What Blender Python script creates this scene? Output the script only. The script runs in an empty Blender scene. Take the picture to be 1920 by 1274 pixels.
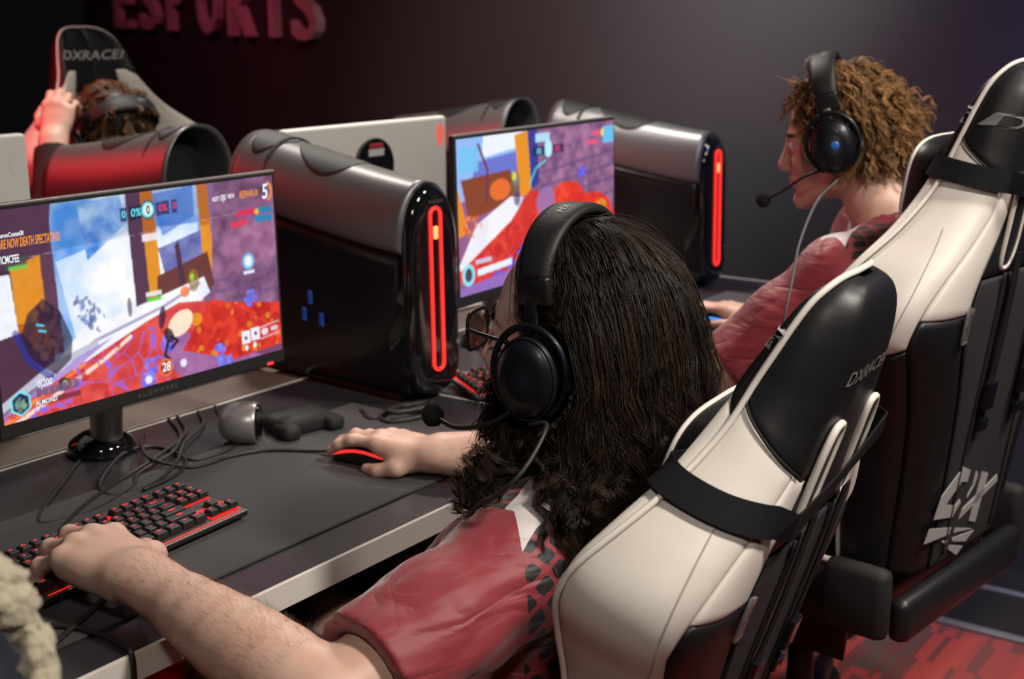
import bpy, bmesh, math, random
import numpy as np
from mathutils import Vector, Matrix

rng = np.random.default_rng(11)
random.seed(5)
SC = bpy.context.scene
COL = SC.collection
PI = math.pi

# ---------------------------------------------------------------- materials
def srgb(r, g, b):
    f = lambda c: (c / 255 / 12.92) if c / 255 <= .04045 else ((c / 255 + .055) / 1.055) ** 2.4
    return (f(r), f(g), f(b), 1.0)

def mat(name, col, rough=.5, metal=0., spec=.5, bump=None, var=None, coat=0., emit=None, estr=1., sheen=0., sss=0., alpha=1., trans=0., ior=1.45):
    m = bpy.data.materials.new(name); m.use_nodes = True
    nt = m.node_tree; b = nt.nodes['Principled BSDF']
    b.inputs['Base Color'].default_value = col
    b.inputs['Roughness'].default_value = rough
    b.inputs['Metallic'].default_value = metal
    b.inputs['Specular IOR Level'].default_value = spec
    b.inputs['Coat Weight'].default_value = coat
    b.inputs['Sheen Weight'].default_value = sheen
    b.inputs['Transmission Weight'].default_value = trans
    b.inputs['IOR'].default_value = ior
    b.inputs['Alpha'].default_value = alpha
    if sss:
        b.inputs['Subsurface Weight'].default_value = sss
        b.inputs['Subsurface Radius'].default_value = (.012, .005, .003)
        b.inputs['Subsurface Scale'].default_value = .6
    if emit:
        b.inputs['Emission Color'].default_value = emit
        b.inputs['Emission Strength'].default_value = estr
    if bump or var:
        tc = nt.nodes.new('ShaderNodeTexCoord')
    if bump:
        sc, st, dist = bump[:3]
        n = nt.nodes.new('ShaderNodeTexNoise'); n.inputs['Scale'].default_value = sc; n.inputs['Detail'].default_value = 4
        nt.links.new(tc.outputs['Object'], n.inputs['Vector'])
        bp = nt.nodes.new('ShaderNodeBump'); bp.inputs['Strength'].default_value = st; bp.inputs['Distance'].default_value = dist
        nt.links.new(n.outputs['Fac'], bp.inputs['Height']); nt.links.new(bp.outputs['Normal'], b.inputs['Normal'])
    if var:
        sc, col2, lo, hi = var
        n = nt.nodes.new('ShaderNodeTexNoise'); n.inputs['Scale'].default_value = sc; n.inputs['Detail'].default_value = 5
        nt.links.new(tc.outputs['Object'], n.inputs['Vector'])
        r = nt.nodes.new('ShaderNodeMapRange'); r.inputs['From Min'].default_value = lo; r.inputs['From Max'].default_value = hi
        mx = nt.nodes.new('ShaderNodeMix'); mx.data_type = 'RGBA'
        mx.inputs[6].default_value = col; mx.inputs[7].default_value = col2
        nt.links.new(n.outputs['Fac'], r.inputs['Value']); nt.links.new(r.outputs['Result'], mx.inputs[0])
        nt.links.new(mx.outputs[2], b.inputs['Base Color'])
    return m

# ---------------------------------------------------------------- objects
def tag(o, label=None, cat=None, group=None, kind=None):
    if label: o['label'] = label
    if cat: o['category'] = cat
    if group: o['group'] = group
    if kind: o['kind'] = kind
    return o

def thing(name, label, cat, loc=(0, 0, 0), rz=0., group=None):
    o = bpy.data.objects.new(name, None); COL.objects.link(o)
    o.location = loc; o.rotation_euler = (0, 0, rz); o.empty_display_size = .05
    return tag(o, label, cat, group)

def root_of(o):
    while o.parent: o = o.parent
    return o

def raw_obj(name, me, mats=None, parent=None):
    o = bpy.data.objects.new(name, me); COL.objects.link(o)
    if mats is not None:
        for m in (mats if isinstance(mats, (list, tuple)) else [mats]): me.materials.append(m)
    if parent: o.parent = parent
    return o

def obj(name, vf, m, parent=None, smooth=True, world=False, midx=None, attrs=None, sharp=None):
    """vf = (verts, faces); world=True: verts are in world space and are brought into the parent's space."""
    v, f = vf[0], vf[1]
    v = np.asarray(v, float).reshape(-1, 3)
    if world and parent is not None:
        r = root_of(parent)
        M = np.array(Matrix.Translation(r.location) @ r.rotation_euler.to_matrix().to_4x4())
        v = (v - M[:3, 3]) @ M[:3, :3]
    me = bpy.data.meshes.new(name)
    if isinstance(f, np.ndarray) and f.ndim == 2:
        n, k = f.shape
        me.vertices.add(len(v)); me.vertices.foreach_set('co', v.astype(np.float32).ravel())
        me.loops.add(n * k); me.loops.foreach_set('vertex_index', f.astype(np.int32).ravel())
        me.polygons.add(n); me.polygons.foreach_set('loop_start', np.arange(0, n * k, k, dtype=np.int32))
        me.update(calc_edges=True); me.validate()
    else:
        me.from_pydata([tuple(p) for p in v], [], [tuple(int(i) for i in q) for q in f]); me.update()
    if smooth: me.polygons.foreach_set('use_smooth', np.ones(len(me.polygons), bool))
    if midx is not None: me.polygons.foreach_set('material_index', np.asarray(midx, np.int32))
    if attrs:
        for an, arr in attrs.items():
            arr = np.asarray(arr, np.float32)
            if arr.ndim == 1:
                a = me.attributes.new(an, 'FLOAT', 'POINT'); a.data.foreach_set('value', arr)
            elif arr.shape[1] == 4:
                a = me.attributes.new(an, 'FLOAT_COLOR', 'POINT'); a.data.foreach_set('color', arr.ravel())
            else:
                a = me.attributes.new(an, 'FLOAT_VECTOR', 'POINT'); a.data.foreach_set('vector', arr.ravel())
    if sharp and smooth:
        try: me.set_sharp_from_angle(angle=math.radians(sharp))
        except Exception: pass
    return raw_obj(name, me, m, parent)

def kids(o): return [c for c in bpy.data.objects if c.parent == o]

def copy_tree(o, parent=None):
    c = o.copy(); COL.objects.link(c)
    if parent: c.parent = parent
    for ch in kids(o): copy_tree(ch, c)
    return c

# ---------------------------------------------------------------- mesh makers
def join(*parts):
    V, F, n = [], [], 0
    for v, f in parts:
        v = np.asarray(v, float).reshape(-1, 3)
        V.append(v); F += [tuple(int(i) + n for i in q) for q in f]; n += len(v)
    return np.vstack(V), F

def bm_out(bm):
    bm.verts.index_update()
    v = np.array([p.co[:] for p in bm.verts]); f = [[q.index for q in p.verts] for p in bm.faces]
    bm.free(); return v, f

def box(c, s, bev=0., seg=2, R=None):
    """centre, full size"""
    bm = bmesh.new(); bmesh.ops.create_cube(bm, size=1.0)
    for p in bm.verts: p.co = Vector((p.co.x * s[0], p.co.y * s[1], p.co.z * s[2]))
    if bev > 0: bmesh.ops.bevel(bm, geom=bm.edges[:], offset=bev, segments=seg, affect='EDGES', profile=.5)
    v, f = bm_out(bm)
    if R is not None: v = v @ np.asarray(R).T
    return v + np.asarray(c, float), f

def prism(poly, axis_o, ax_u, ax_v, ax_w, depth, bev=0.):
    """polygon in (u,v) extruded along w by depth"""
    bm = bmesh.new()
    o, u, v, w = [np.asarray(a, float) for a in (axis_o, ax_u, ax_v, ax_w)]
    vs = [bm.verts.new(tuple(o + u * p[0] + v * p[1])) for p in poly]
    f = bm.faces.new(vs)
    r = bmesh.ops.extrude_face_region(bm, geom=[f])
    for e in r['geom']:
        if isinstance(e, bmesh.types.BMVert): e.co += Vector(w * depth)
    bmesh.ops.recalc_face_normals(bm, faces=bm.faces[:])
    if bev > 0: bmesh.ops.bevel(bm, geom=bm.edges[:], offset=bev, segments=2, affect='EDGES', profile=.5)
    return bm_out(bm)

def cr(pts, n=40, closed=False):
    """Catmull-Rom resampling to n points"""
    P = np.asarray(pts, float); m = len(P)
    if closed:
        t = np.linspace(0, m, n, endpoint=False); i = np.floor(t).astype(int); u = (t - i)[:, None]
        p0, p1, p2, p3 = P[(i - 1) % m], P[i % m], P[(i + 1) % m], P[(i + 2) % m]
    else:
        Q = np.vstack([2 * P[0] - P[1], P, 2 * P[-1] - P[-2]])
        t = np.linspace(0, m - 1, n); i = np.minimum(np.floor(t).astype(int), m - 2); u = (t - i)[:, None]
        p0, p1, p2, p3 = Q[i], Q[i + 1], Q[i + 2], Q[i + 3]
    return .5 * (2 * p1 + (p2 - p0) * u + (2 * p0 - 5 * p1 + 4 * p2 - p3) * u ** 2 + (3 * p1 - p0 - 3 * p2 + p3) * u ** 3)

def tube(pts, r, n=8, closed=False, flat=None):
    """tube along a polyline; r scalar or per point; flat=(width,height,upvec) makes a strap"""
    P = np.asarray(pts, float); m = len(P)
    r = np.broadcast_to(np.asarray(r, float), (m,))
    T = np.gradient(P, axis=0) if not closed else (np.roll(P, -1, 0) - np.roll(P, 1, 0))
    T /= np.linalg.norm(T, axis=1)[:, None] + 1e-12
    up = np.array([0, 0, 1.]) if abs(T[0, 2]) < .9 else np.array([1., 0, 0])
    N = np.zeros_like(P); nn = np.cross(T[0], up); nn /= np.linalg.norm(nn)
    for i in range(m):
        nn = nn - T[i] * (nn @ T[i]); nn /= np.linalg.norm(nn) + 1e-12; N[i] = nn
    B = np.cross(T, N)
    a = np.linspace(0, 2 * PI, n, endpoint=False)
    V = P[:, None] + (N[:, None] * np.cos(a)[None, :, None] + B[:, None] * np.sin(a)[None, :, None]) * r[:, None, None]
    V = V.reshape(-1, 3); F = []
    for i in range(m if closed else m - 1):
        j = (i + 1) % m
        for k in range(n):
            k2 = (k + 1) % n
            F.append((i * n + k, i * n + k2, j * n + k2, j * n + k))
    if not closed:
        F.append(tuple(range(n))[::-1]); F.append(tuple((m - 1) * n + k for k in range(n)))
    return V, F

def strap(pts, nrm, width, thick):
    """flat webbing along pts; nrm = outward normal per point"""
    P = np.asarray(pts, float); N = np.asarray(nrm, float); N = N / np.linalg.norm(N, axis=1)[:, None]
    T = np.gradient(P, axis=0); T /= np.linalg.norm(T, axis=1)[:, None]
    S = np.cross(T, N); S /= np.linalg.norm(S, axis=1)[:, None]
    h = np.broadcast_to(np.asarray(width, float), (len(P),))[:, None] / 2
    V = np.stack([P - S * h, P + S * h, P + S * h + N * thick, P - S * h + N * thick], 1).reshape(-1, 3); F = []
    for i in range(len(P) - 1):
        for k in range(4):
            k2 = (k + 1) % 4
            F.append((i * 4 + k, i * 4 + k2, i * 4 + 4 + k2, i * 4 + 4 + k))
    F.append((0, 3, 2, 1)); e = (len(P) - 1) * 4; F.append((e, e + 1, e + 2, e + 3))
    return V, F

def lathe(prof, n=32, o=(0, 0, 0), ax=2, close=True):
    """profile of (r,h) about an axis"""
    V, F = [], []; m = len(prof)
    for r, h in prof:
        for k in range(n):
            a = 2 * PI * k / n; p = [r * math.cos(a), r * math.sin(a), h]
            if ax == 0: p = [p[2], p[0], p[1]]
            if ax == 1: p = [p[1], p[2], p[0]]
            V.append([p[0] + o[0], p[1] + o[1], p[2] + o[2]])
    for i in range(m - 1):
        for k in range(n):
            k2 = (k + 1) % n; F.append((i * n + k, i * n + k2, (i + 1) * n + k2, (i + 1) * n + k))
    if close:
        F.append(tuple(range(n))[::-1]); F.append(tuple((m - 1) * n + k for k in range(n)))
    return np.array(V), F

def grid(S, nu, nv, u0=0., u1=1., v0=0., v1=1.):
    """S(U,V)->(...,3) sampled on a grid; quads"""
    U, V = np.meshgrid(np.linspace(u0, u1, nu), np.linspace(v0, v1, nv), indexing='ij')
    P = S(U, V).reshape(-1, 3)
    i, j = np.meshgrid(np.arange(nu - 1), np.arange(nv - 1), indexing='ij'); i = i.ravel(); j = j.ravel()
    return P, np.stack([i * nv + j, (i + 1) * nv + j, (i + 1) * nv + j + 1, i * nv + j + 1], 1)

def slab(vf, nrm_off):
    """give an open grid patch a thickness: duplicates it shifted by nrm_off (array per vertex) and closes the rim"""
    v, f = vf; v = np.asarray(v); f = [tuple(q) for q in f]; n = len(v)
    from collections import Counter
    cnt = Counter()
    for q in f:
        for a, b in zip(q, q[1:] + q[:1]): cnt[(min(a, b), max(a, b))] += 1
    F = list(f) + [tuple(i + n for i in q[::-1]) for q in f]
    for q in f:
        for a, b in zip(q, q[1:] + q[:1]):
            if cnt[(min(a, b), max(a, b))] == 1: F.append((b, a, a + n, b + n))
    return np.vstack([v, v - nrm_off]), F

def text_mesh(s, size=1., shear=0., bold=0., extrude=0., spacing=1., align='CENTER', sx=1.):
    """text as a mesh in the xy plane, centred; returns verts, faces"""
    cu = bpy.data.curves.new('txt', 'FONT'); cu.body = s; cu.size = size; cu.shear = shear; cu.offset = bold
    cu.extrude = extrude; cu.space_character = spacing; cu.align_x = align; cu.align_y = 'CENTER'; cu.resolution_u = 3
    o = bpy.data.objects.new('txt', cu); COL.objects.link(o)
    dg = bpy.context.evaluated_depsgraph_get(); me = bpy.data.meshes.new_from_object(o.evaluated_get(dg))
    v = np.array([p.co[:] for p in me.vertices]).reshape(-1, 3); f = [tuple(p.vertices) for p in me.polygons]
    bpy.data.objects.remove(o); bpy.data.curves.remove(cu); bpy.data.meshes.remove(me)
    if len(v): v[:, 0] *= sx
    return v, f

def place(vf, o, ex, ey, ez=None):
    v = np.asarray(vf[0], float); ex = np.asarray(ex, float); ey = np.asarray(ey, float)
    ez = np.cross(ex, ey) if ez is None else np.asarray(ez, float)
    return np.asarray(o, float) + v[:, :1] * ex + v[:, 1:2] * ey + v[:, 2:3] * ez, vf[1]

def Rz(a): c, s = math.cos(a), math.sin(a); return np.array([[c, -s, 0], [s, c, 0], [0, 0, 1.]])
def Rx(a): c, s = math.cos(a), math.sin(a); return np.array([[1., 0, 0], [0, c, -s], [0, s, c]])
def Ry(a): c, s = math.cos(a), math.sin(a); return np.array([[c, 0, s], [0, 1., 0], [-s, 0, c]])
def nrm(a): a = np.asarray(a, float); return a / np.linalg.norm(a)

# ---------------------------------------------------------------- implicit surfaces
class Vol:
    def __init__(s, lo, hi, h):
        s.lo = np.asarray(lo, float); s.h = h
        s.n = np.ceil((np.asarray(hi) - s.lo) / h).astype(int) + 1
        s.D = np.full(s.n, 1.0, np.float32)
    def blk(s, a, b):
        i0 = np.clip(np.floor((a - s.lo) / s.h).astype(int), 0, s.n); i1 = np.clip(np.ceil((b - s.lo) / s.h).astype(int) + 1, 0, s.n)
        if (i1 <= i0).any(): return None, None
        ax = [(s.lo[k] + s.h * np.arange(i0[k], i1[k])).astype(np.float32) for k in range(3)]
        return tuple(slice(i0[k], i1[k]) for k in range(3)), (ax[0][:, None, None], ax[1][None, :, None], ax[2][None, None, :])
    def put(s, sl, d, k, mode='u'):
        D = s.D[sl]
        if mode == 'u':
            if k > 0:
                h = np.maximum(k - np.abs(D - d), 0) / k; s.D[sl] = np.minimum(D, d) - h * h * k * .25
            else: s.D[sl] = np.minimum(D, d)
        elif mode == 's':
            d = -d
            if k > 0:
                h = np.maximum(k - np.abs(D - d), 0) / k; s.D[sl] = np.maximum(D, d) + h * h * k * .25
            else: s.D[sl] = np.maximum(D, d)
    def cone(s, a, b, ra, rb, k=.01, mode='u'):
        a = np.asarray(a, float); b = np.asarray(b, float); m = max(ra, rb) + k + .012
        sl, X = s.blk(np.minimum(a, b) - m, np.maximum(a, b) + m)
        if sl is None: return
        ba = b - a; L2 = ba @ ba + 1e-12
        px, py, pz = X[0] - a[0], X[1] - a[1], X[2] - a[2]
        t = np.clip((px * ba[0] + py * ba[1] + pz * ba[2]) / L2, 0, 1)
        d = np.sqrt((px - t * ba[0]) ** 2 + (py - t * ba[1]) ** 2 + (pz - t * ba[2]) ** 2) - (ra + (rb - ra) * t)
        s.put(sl, d.astype(np.float32), k, mode)
    def chain(s, pts, rs, k=.01):
        for i in range(len(pts) - 1): s.cone(pts[i], pts[i + 1], rs[i], rs[i + 1], k)
    def ell(s, c, r, R=None, k=.01, mode='u'):
        c = np.asarray(c, float); r = np.asarray(r, float); m = r.max() + k + .012
        sl, X = s.blk(c - m, c + m)
        if sl is None: return
        px, py, pz = X[0] - c[0], X[1] - c[1], X[2] - c[2]
        if R is not None:
            px, py, pz = (px * R[0][i] + py * R[1][i] + pz * R[2][i] for i in range(3))
        k0 = np.sqrt((px / r[0]) ** 2 + (py / r[1]) ** 2 + (pz / r[2]) ** 2)
        k1 = np.sqrt((px / r[0] ** 2) ** 2 + (py / r[1] ** 2) ** 2 + (pz / r[2] ** 2) ** 2)
        d = k0 * (k0 - 1) / (k1 + 1e-9)
        s.put(sl, np.broadcast_to(d, s.D[sl].shape).astype(np.float32), k, mode)
    def coords(s):
        return np.meshgrid(*[(s.lo[k] + s.h * np.arange(s.n[k])).astype(np.float32) for k in range(3)], indexing='ij', sparse=True)
    def plane(s, o, n):
        """keep only the side n points away from"""
        X = s.coords(); o = np.asarray(o, float); n = nrm(n)
        s.D = np.maximum(s.D, ((X[0] - o[0]) * n[0] + (X[1] - o[1]) * n[1] + (X[2] - o[2]) * n[2]).astype(np.float32))
    def mesh(s, smooth=1):
        D = s.D; S = D < 0; nx, ny, nz = D.shape
        c = np.zeros((nx - 1, ny - 1, nz - 1), np.uint8)
        for i in (0, 1):
            for j in (0, 1):
                for k in (0, 1): c += S[i:nx - 1 + i, j:ny - 1 + j, k:nz - 1 + k]
        m = (c > 0) & (c < 8); cells = np.argwhere(m)
        idx = np.full(m.shape, -1, np.int32); idx[m] = np.arange(len(cells))
        acc = np.zeros((len(cells), 3)); cnt = np.zeros(len(cells))
        cs = [(i, j, k) for i in (0, 1) for j in (0, 1) for k in (0, 1)]
        for a in cs:
            for ax in range(3):
                if a[ax] == 0:
                    b = list(a); b[ax] = 1
                    da = D[cells[:, 0] + a[0], cells[:, 1] + a[1], cells[:, 2] + a[2]]
                    db = D[cells[:, 0] + b[0], cells[:, 1] + b[1], cells[:, 2] + b[2]]
                    w = (da < 0) != (db < 0); t = np.where(w, da / np.where(w, da - db, 1), 0)
                    p = np.zeros((len(cells), 3)); p[:] = a; p[:, ax] = t
                    acc += p * w[:, None]; cnt += w
        V = s.lo + s.h * (cells + acc / cnt[:, None])
        F = []
        for ax in range(3):
            sl0 = [slice(1, -1)] * 3; sl1 = [slice(1, -1)] * 3
            sl0[ax] = slice(0, -1); sl1[ax] = slice(1, None)
            s0 = S[tuple(sl0)]; s1 = S[tuple(sl1)]
            e = np.argwhere(s0 != s1); off = np.array([1, 1, 1]); off[ax] = 0; e = e + off
            flip = s0[s0 != s1]
            o1, o2 = [q for q in range(3) if q != ax]
            def cell(d1, d2):
                q = e.copy(); q[:, o1] -= d1; q[:, o2] -= d2; return idx[q[:, 0], q[:, 1], q[:, 2]]
            q = np.stack([cell(1, 1), cell(0, 1), cell(0, 0), cell(1, 0)], 1)
            if ax == 1: flip = ~flip
            q[~flip] = q[~flip][:, ::-1]
            F.append(q)
        F = np.vstack(F)
        for _ in range(smooth):
            A = np.zeros_like(V); n = np.zeros(len(V))
            for a, b in ((0, 1), (1, 2), (2, 3), (3, 0)):
                np.add.at(A, F[:, a], V[F[:, b]]); np.add.at(n, F[:, a], 1)
                np.add.at(A, F[:, b], V[F[:, a]]); np.add.at(n, F[:, b], 1)
            V = .5 * V + .5 * A / np.maximum(n, 1)[:, None]
        return V, F
# ================================================================ MATERIALS
M = {}
M['wall'] = mat('wall_paint', (.036, .035, .037, 1), .8, bump=(60, .15, .002))
M['ceiling'] = mat('ceiling_black', (.02, .02, .02, 1), .9)
M['vinyl'] = mat('dark_vinyl', (.018, .016, .015, 1), .55)
M['strip'] = mat('metal_strip', (.32, .32, .34, 1), .42, metal=.6)
M['desk'] = mat('desk_laminate', (.026, .023, .027, 1), .34, bump=(35, .10, .002), var=(9, (.036, .032, .038, 1), .35, .7))
M['deskedge'] = mat('desk_edge_white', (.66, .62, .57, 1), .45)
M['channel'] = mat('cable_channel', (.16, .13, .11, 1), .5)
M['frame'] = mat('desk_frame', (.03, .03, .03, 1), .5)
M['fabricpad'] = mat('mat_cloth', (.031, .031, .032, 1), .92, bump=(900, .5, .0006), sheen=.15)
M['black'] = mat('black_plastic', (.012, .012, .013, 1), .38)
M['blackmatt'] = mat('black_matt', (.011, .011, .012, 1), .7)
M['gloss'] = mat('gloss_black', (.006, .006, .007, 1), .07, coat=.6)
M['sidepanel'] = mat('side_panel', (.010, .010, .012, 1), .22, var=(3, (.014, .012, .013, 1), .4, .6))
M['shell'] = mat('tower_shell', (.15, .15, .155, 1), .37, metal=.5, bump=(700, .05, .0004))
M['shelldark'] = mat('tower_vent', (.012, .012, .013, 1), .6, metal=.1)
M['whiteback'] = mat('white_plastic', (.60, .585, .55, 1), .4)
M['silver'] = mat('silver_plastic', (.36, .35, .35, 1), .32, metal=.6)
M['red'] = mat('led_red', (.8, .02, .02, 1), .4, emit=(1, .035, .028, 1), estr=1.15)
M['redhot'] = mat('led_red_core', (1, .3, .1, 1), .4, emit=(1, .30, .10, 1), estr=1.7)
M['whitelamp'] = mat('led_white', (1, .9, .6, 1), .4, emit=(1, .86, .52, 1), estr=2.2)
M['bluereflect'] = mat('reflection_glow_blue', (.02, .1, .5, 1), .4, emit=(.01, .09, .42, 1), estr=.13)  # dim glow standing in for blue reflections on the tower's side
M['letter'] = mat('sign_letter', (.60, .40, .44, 1), .6)
M['blue'] = mat('blue_sticker', (.01, .03, .16, 1), .3)
M['textgrey'] = mat('print_grey', (.10, .10, .10, 1), .5)
M['textlight'] = mat('print_light', (.5, .5, .5, 1), .45)
M['rubber'] = mat('cable_rubber', (.022, .021, .021, 1), .5)

def carpet_material():
    m = mat('carpet_tiles', (.3, .03, .03, 1), .95, sheen=.2)
    nt = m.node_tree; b = nt.nodes['Principled BSDF']; N = nt.nodes.new; L = nt.links.new
    tc = N('ShaderNodeTexCoord')
    def cells(sx, sy, seed):
        mp = N('ShaderNodeMapping'); mp.inputs['Scale'].default_value = (sx, sy, 1); mp.inputs['Location'].default_value = (seed, seed * .37, 0)
        L(tc.outputs['Object'], mp.inputs['Vector'])
        fl = N('ShaderNodeVectorMath'); fl.operation = 'FLOOR'; L(mp.outputs['Vector'], fl.inputs[0])
        wn = N('ShaderNodeTexWhiteNoise'); wn.noise_dimensions = '2D'; L(fl.outputs['Vector'], wn.inputs['Vector'])
        return wn.outputs['Value']
    base = N('ShaderNodeValToRGB'); L(cells(3.3, 9, 3.1), base.inputs['Fac']); base.color_ramp.interpolation = 'CONSTANT'
    e = base.color_ramp.elements; e[0].position = 0; e[0].color = (.38, .035, .028, 1); e[1].position = .32; e[1].color = (.29, .035, .03, 1)
    for p, c in ((.55, (.40, .04, .03, 1)), (.78, (.10, .05, .04, 1))):
        q = e.new(p); q.color = c
    fine = N('ShaderNodeMath'); fine.operation = 'GREATER_THAN'; fine.inputs[1].default_value = .66; L(cells(6.5, 70, 7.7), fine.inputs[0])
    zone = N('ShaderNodeMath'); zone.operation = 'GREATER_THAN'; zone.inputs[1].default_value = .35; L(cells(2.2, 4, 1.3), zone.inputs[0])
    mul = N('ShaderNodeMath'); mul.operation = 'MULTIPLY'; L(fine.outputs[0], mul.inputs[0]); L(zone.outputs[0], mul.inputs[1])
    mx = N('ShaderNodeMix'); mx.data_type = 'RGBA'; L(mul.outputs[0], mx.inputs[0]); L(base.outputs['Color'], mx.inputs[6]); mx.inputs[7].default_value = (.15, .03, .025, 1)
    L(mx.outputs[2], b.inputs['Base Color'])
    n = N('ShaderNodeTexNoise'); n.inputs['Scale'].default_value = 500; L(tc.outputs['Object'], n.inputs['Vector'])
    bp = N('ShaderNodeBump'); bp.inputs['Strength'].default_value = .6; bp.inputs['Distance'].default_value = .002
    L(n.outputs['Fac'], bp.inputs['Height']); L(bp.outputs['Normal'], b.inputs['Normal'])
    return m
M['carpet'] = carpet_material()

# ================================================================ ROOM
XW = 3.45                                   # wall beside the far player
tag(obj('floor', box((.765, 1.5, -.05), (4.53, 9, .1)), M['carpet'], smooth=False), kind='structure')
tag(obj('floor.001', box((4.03, 1.5, -.05), (2.0, 9, .1)), M['vinyl'], smooth=False), kind='structure')
tag(obj('trim_1', box((3.035, 1.5, .004), (.028, 9, .012), .003), M['strip'], smooth=False), kind='structure')
tag(obj('trim_2', box((3.295, .2, .004), (.022, 4.2, .010), .003), M['strip'], smooth=False), kind='structure')
WD = np.array([math.cos(math.radians(71.7)), math.sin(math.radians(71.7)), 0.])
WN = np.array([-WD[1], WD[0], 0.])          # faces the room
WP = np.array([XW, 2.3, 0.])
# one continuous wall: straight beside the far player, then a soft bend and on behind the lettering
_a = [np.array([XW, y]) for y in np.linspace(-2.5, .9, 12)]
_th = np.linspace(0, math.radians(18.3), 22)[1:]; _r = 4.4
_a += [np.array([XW + _r * (1 - math.cos(q)), .9 + _r * math.sin(q)]) for q in _th]
_e = _a[-1]; _a += [_e + WD[:2] * q for q in np.linspace(.1, 4.6, 16)]
_a = np.array(_a); _t = np.gradient(_a, axis=0); _t /= np.linalg.norm(_t, axis=1)[:, None]; _n = np.stack([_t[:, 1], -_t[:, 0]], -1)
_v = []; _f = []
for p, n in zip(_a, _n): _v += [(p[0], p[1], 0), (p[0], p[1], 2.9), (p[0] + n[0] * .12, p[1] + n[1] * .12, 2.9), (p[0] + n[0] * .12, p[1] + n[1] * .12, 0)]
for i in range(len(_a) - 1):
    for k in range(4): _f.append((i * 4 + k, i * 4 + (k + 1) % 4, i * 4 + 4 + (k + 1) % 4, i * 4 + 4 + k))
_f += [(3, 2, 1, 0), tuple(len(_v) - 4 + k for k in range(4))]
tag(obj('wall_back', (_v, _f), M['wall'], smooth=True, sharp=40), kind='structure')
WP = np.array([_e[0], _e[1], 0]) - WD * (_e[1] - 2.3) / WD[1]      # the same straight run, measured from y = 2.3
tag(obj('ceiling', box((1.5, 1.5, 2.95), (7, 9, .1)), M['ceiling'], smooth=False), kind='structure')

# raised wall lettering
sg = thing('wall_lettering', 'big pale raised ESPORTS letters high on the dark back wall', 'sign', tuple(WP + WD * 2.8 + np.array([0, 0, 1.35])))
for ch, d0, z0 in zip('ESPORTS', (3.90, 3.53, 3.165, 2.794, 2.448, 2.119, 1.816), (1.376, 1.366, 1.366, 1.351, 1.347, 1.345, 1.333)):
    t = text_mesh(ch, 1., bold=.008, extrude=.02)
    v = t[0]; w = v[:, 0].max() - v[:, 0].min(); h = v[:, 1].max() - v[:, 1].min()
    if len(v):
        v[:, 0] = (v[:, 0] - (v[:, 0].max() + v[:, 0].min()) / 2) * .235 / w
        v[:, 1] = (v[:, 1] - v[:, 1].min()) * .29 / h
    obj('letter', place((v, t[1]), WP + WD * d0 + WN * .021 + np.array([0, 0, z0]), -WD, (0, 0, 1), WN), M['letter'], sg, smooth=False, world=True)

# ================================================================ DESKS
DZ = .73
def desk(label, x0, x1, y0, y1, front):
    t = thing('desk', label, 'desk', ((x0 + x1) / 2, (y0 + y1) / 2, 0), group='gaming desks in two back to back rows')
    g = .004
    obj('tabletop', box(((x0 + x1) / 2, (y0 + y1) / 2, DZ - .018), (x1 - x0 - 2 * g, y1 - y0, .036), .002), M['desk'], t, smooth=False, world=True)
    yf = y0 - .0015 if front < 0 else y1 + .0015
    obj('edge_band', box(((x0 + x1) / 2, yf, DZ - .0165), (x1 - x0 - 2 * g, .006, .035), .001), M['deskedge'], t, smooth=False, world=True)
    obj('end_band', box((x1 - g + .0012, (y0 + y1) / 2, DZ - .0165), (.004, y1 - y0, .0345), .001), M['deskedge'], t, smooth=False, world=True)
    yb = y1 - .012 if front < 0 else y0 + .012
    obj('rear_inlay', box(((x0 + x1) / 2, yb, DZ), (x1 - x0 - 2 * g, .006, .003), .0008), M['deskedge'], t, smooth=False, world=True)
    for xx in (x0 + .10, x1 - .10):
        obj('leg', join(box((xx, (y0 + y1) / 2, (DZ - .036) / 2), (.06, .06, DZ - .036), .006), box((xx, (y0 + y1) / 2, .02), (.07, y1 - y0 - .1, .04), .006)), M['frame'], t, smooth=False, world=True)
    obj('beam', box(((x0 + x1) / 2, (y0 + y1) / 2, DZ - .06), (x1 - x0 - .2, .05, .04), .004), M['frame'], t, smooth=False, world=True)
    return t
desk('dark desk with a white edge under the front player', .70, 1.91, 1.135, 1.812, -1)
desk('dark desk with a white edge under the curly-haired player', 1.91, 3.30, 1.135, 1.812, -1)
desk('dark desk beneath the red-lit tower in the far row', 1.10, 2.62, 1.93, 2.68, 1)
desk('dark desk beneath the black tower by the back wall', 2.62, 3.36, 1.93, 2.68, 1)
t = thing('cable_channel', 'long tan cable channel between the two desk rows', 'cable channel', (2.0, 1.871, 0))
obj('lid', box((0, 0, DZ - .01), (2.6, .112, .02), .003), M['channel'], t, smooth=False)
for xx in (-1.1, 0., 1.1): obj('post', box((xx, 0, (DZ - .02) / 2), (.08, .06, DZ - .02), .004), M['frame'], t, smooth=False)

# desk mats
def pad(label, x0, x1, y0, y1):
    o = obj('desk_mat', box(((x0 + x1) / 2, (y0 + y1) / 2, DZ + .0022), (x1 - x0, y1 - y0, .004), .0015, 1), M['fabricpad'], smooth=False)
    return tag(o, label, 'desk mat', 'cloth desk mats')
pad('wide black cloth desk mat beneath the front keyboard', .72, 1.76, 1.208, 1.60)
pad('black cloth desk mat in front of the curly-haired player', 2.25, 3.10, 1.22, 1.50)

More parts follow.
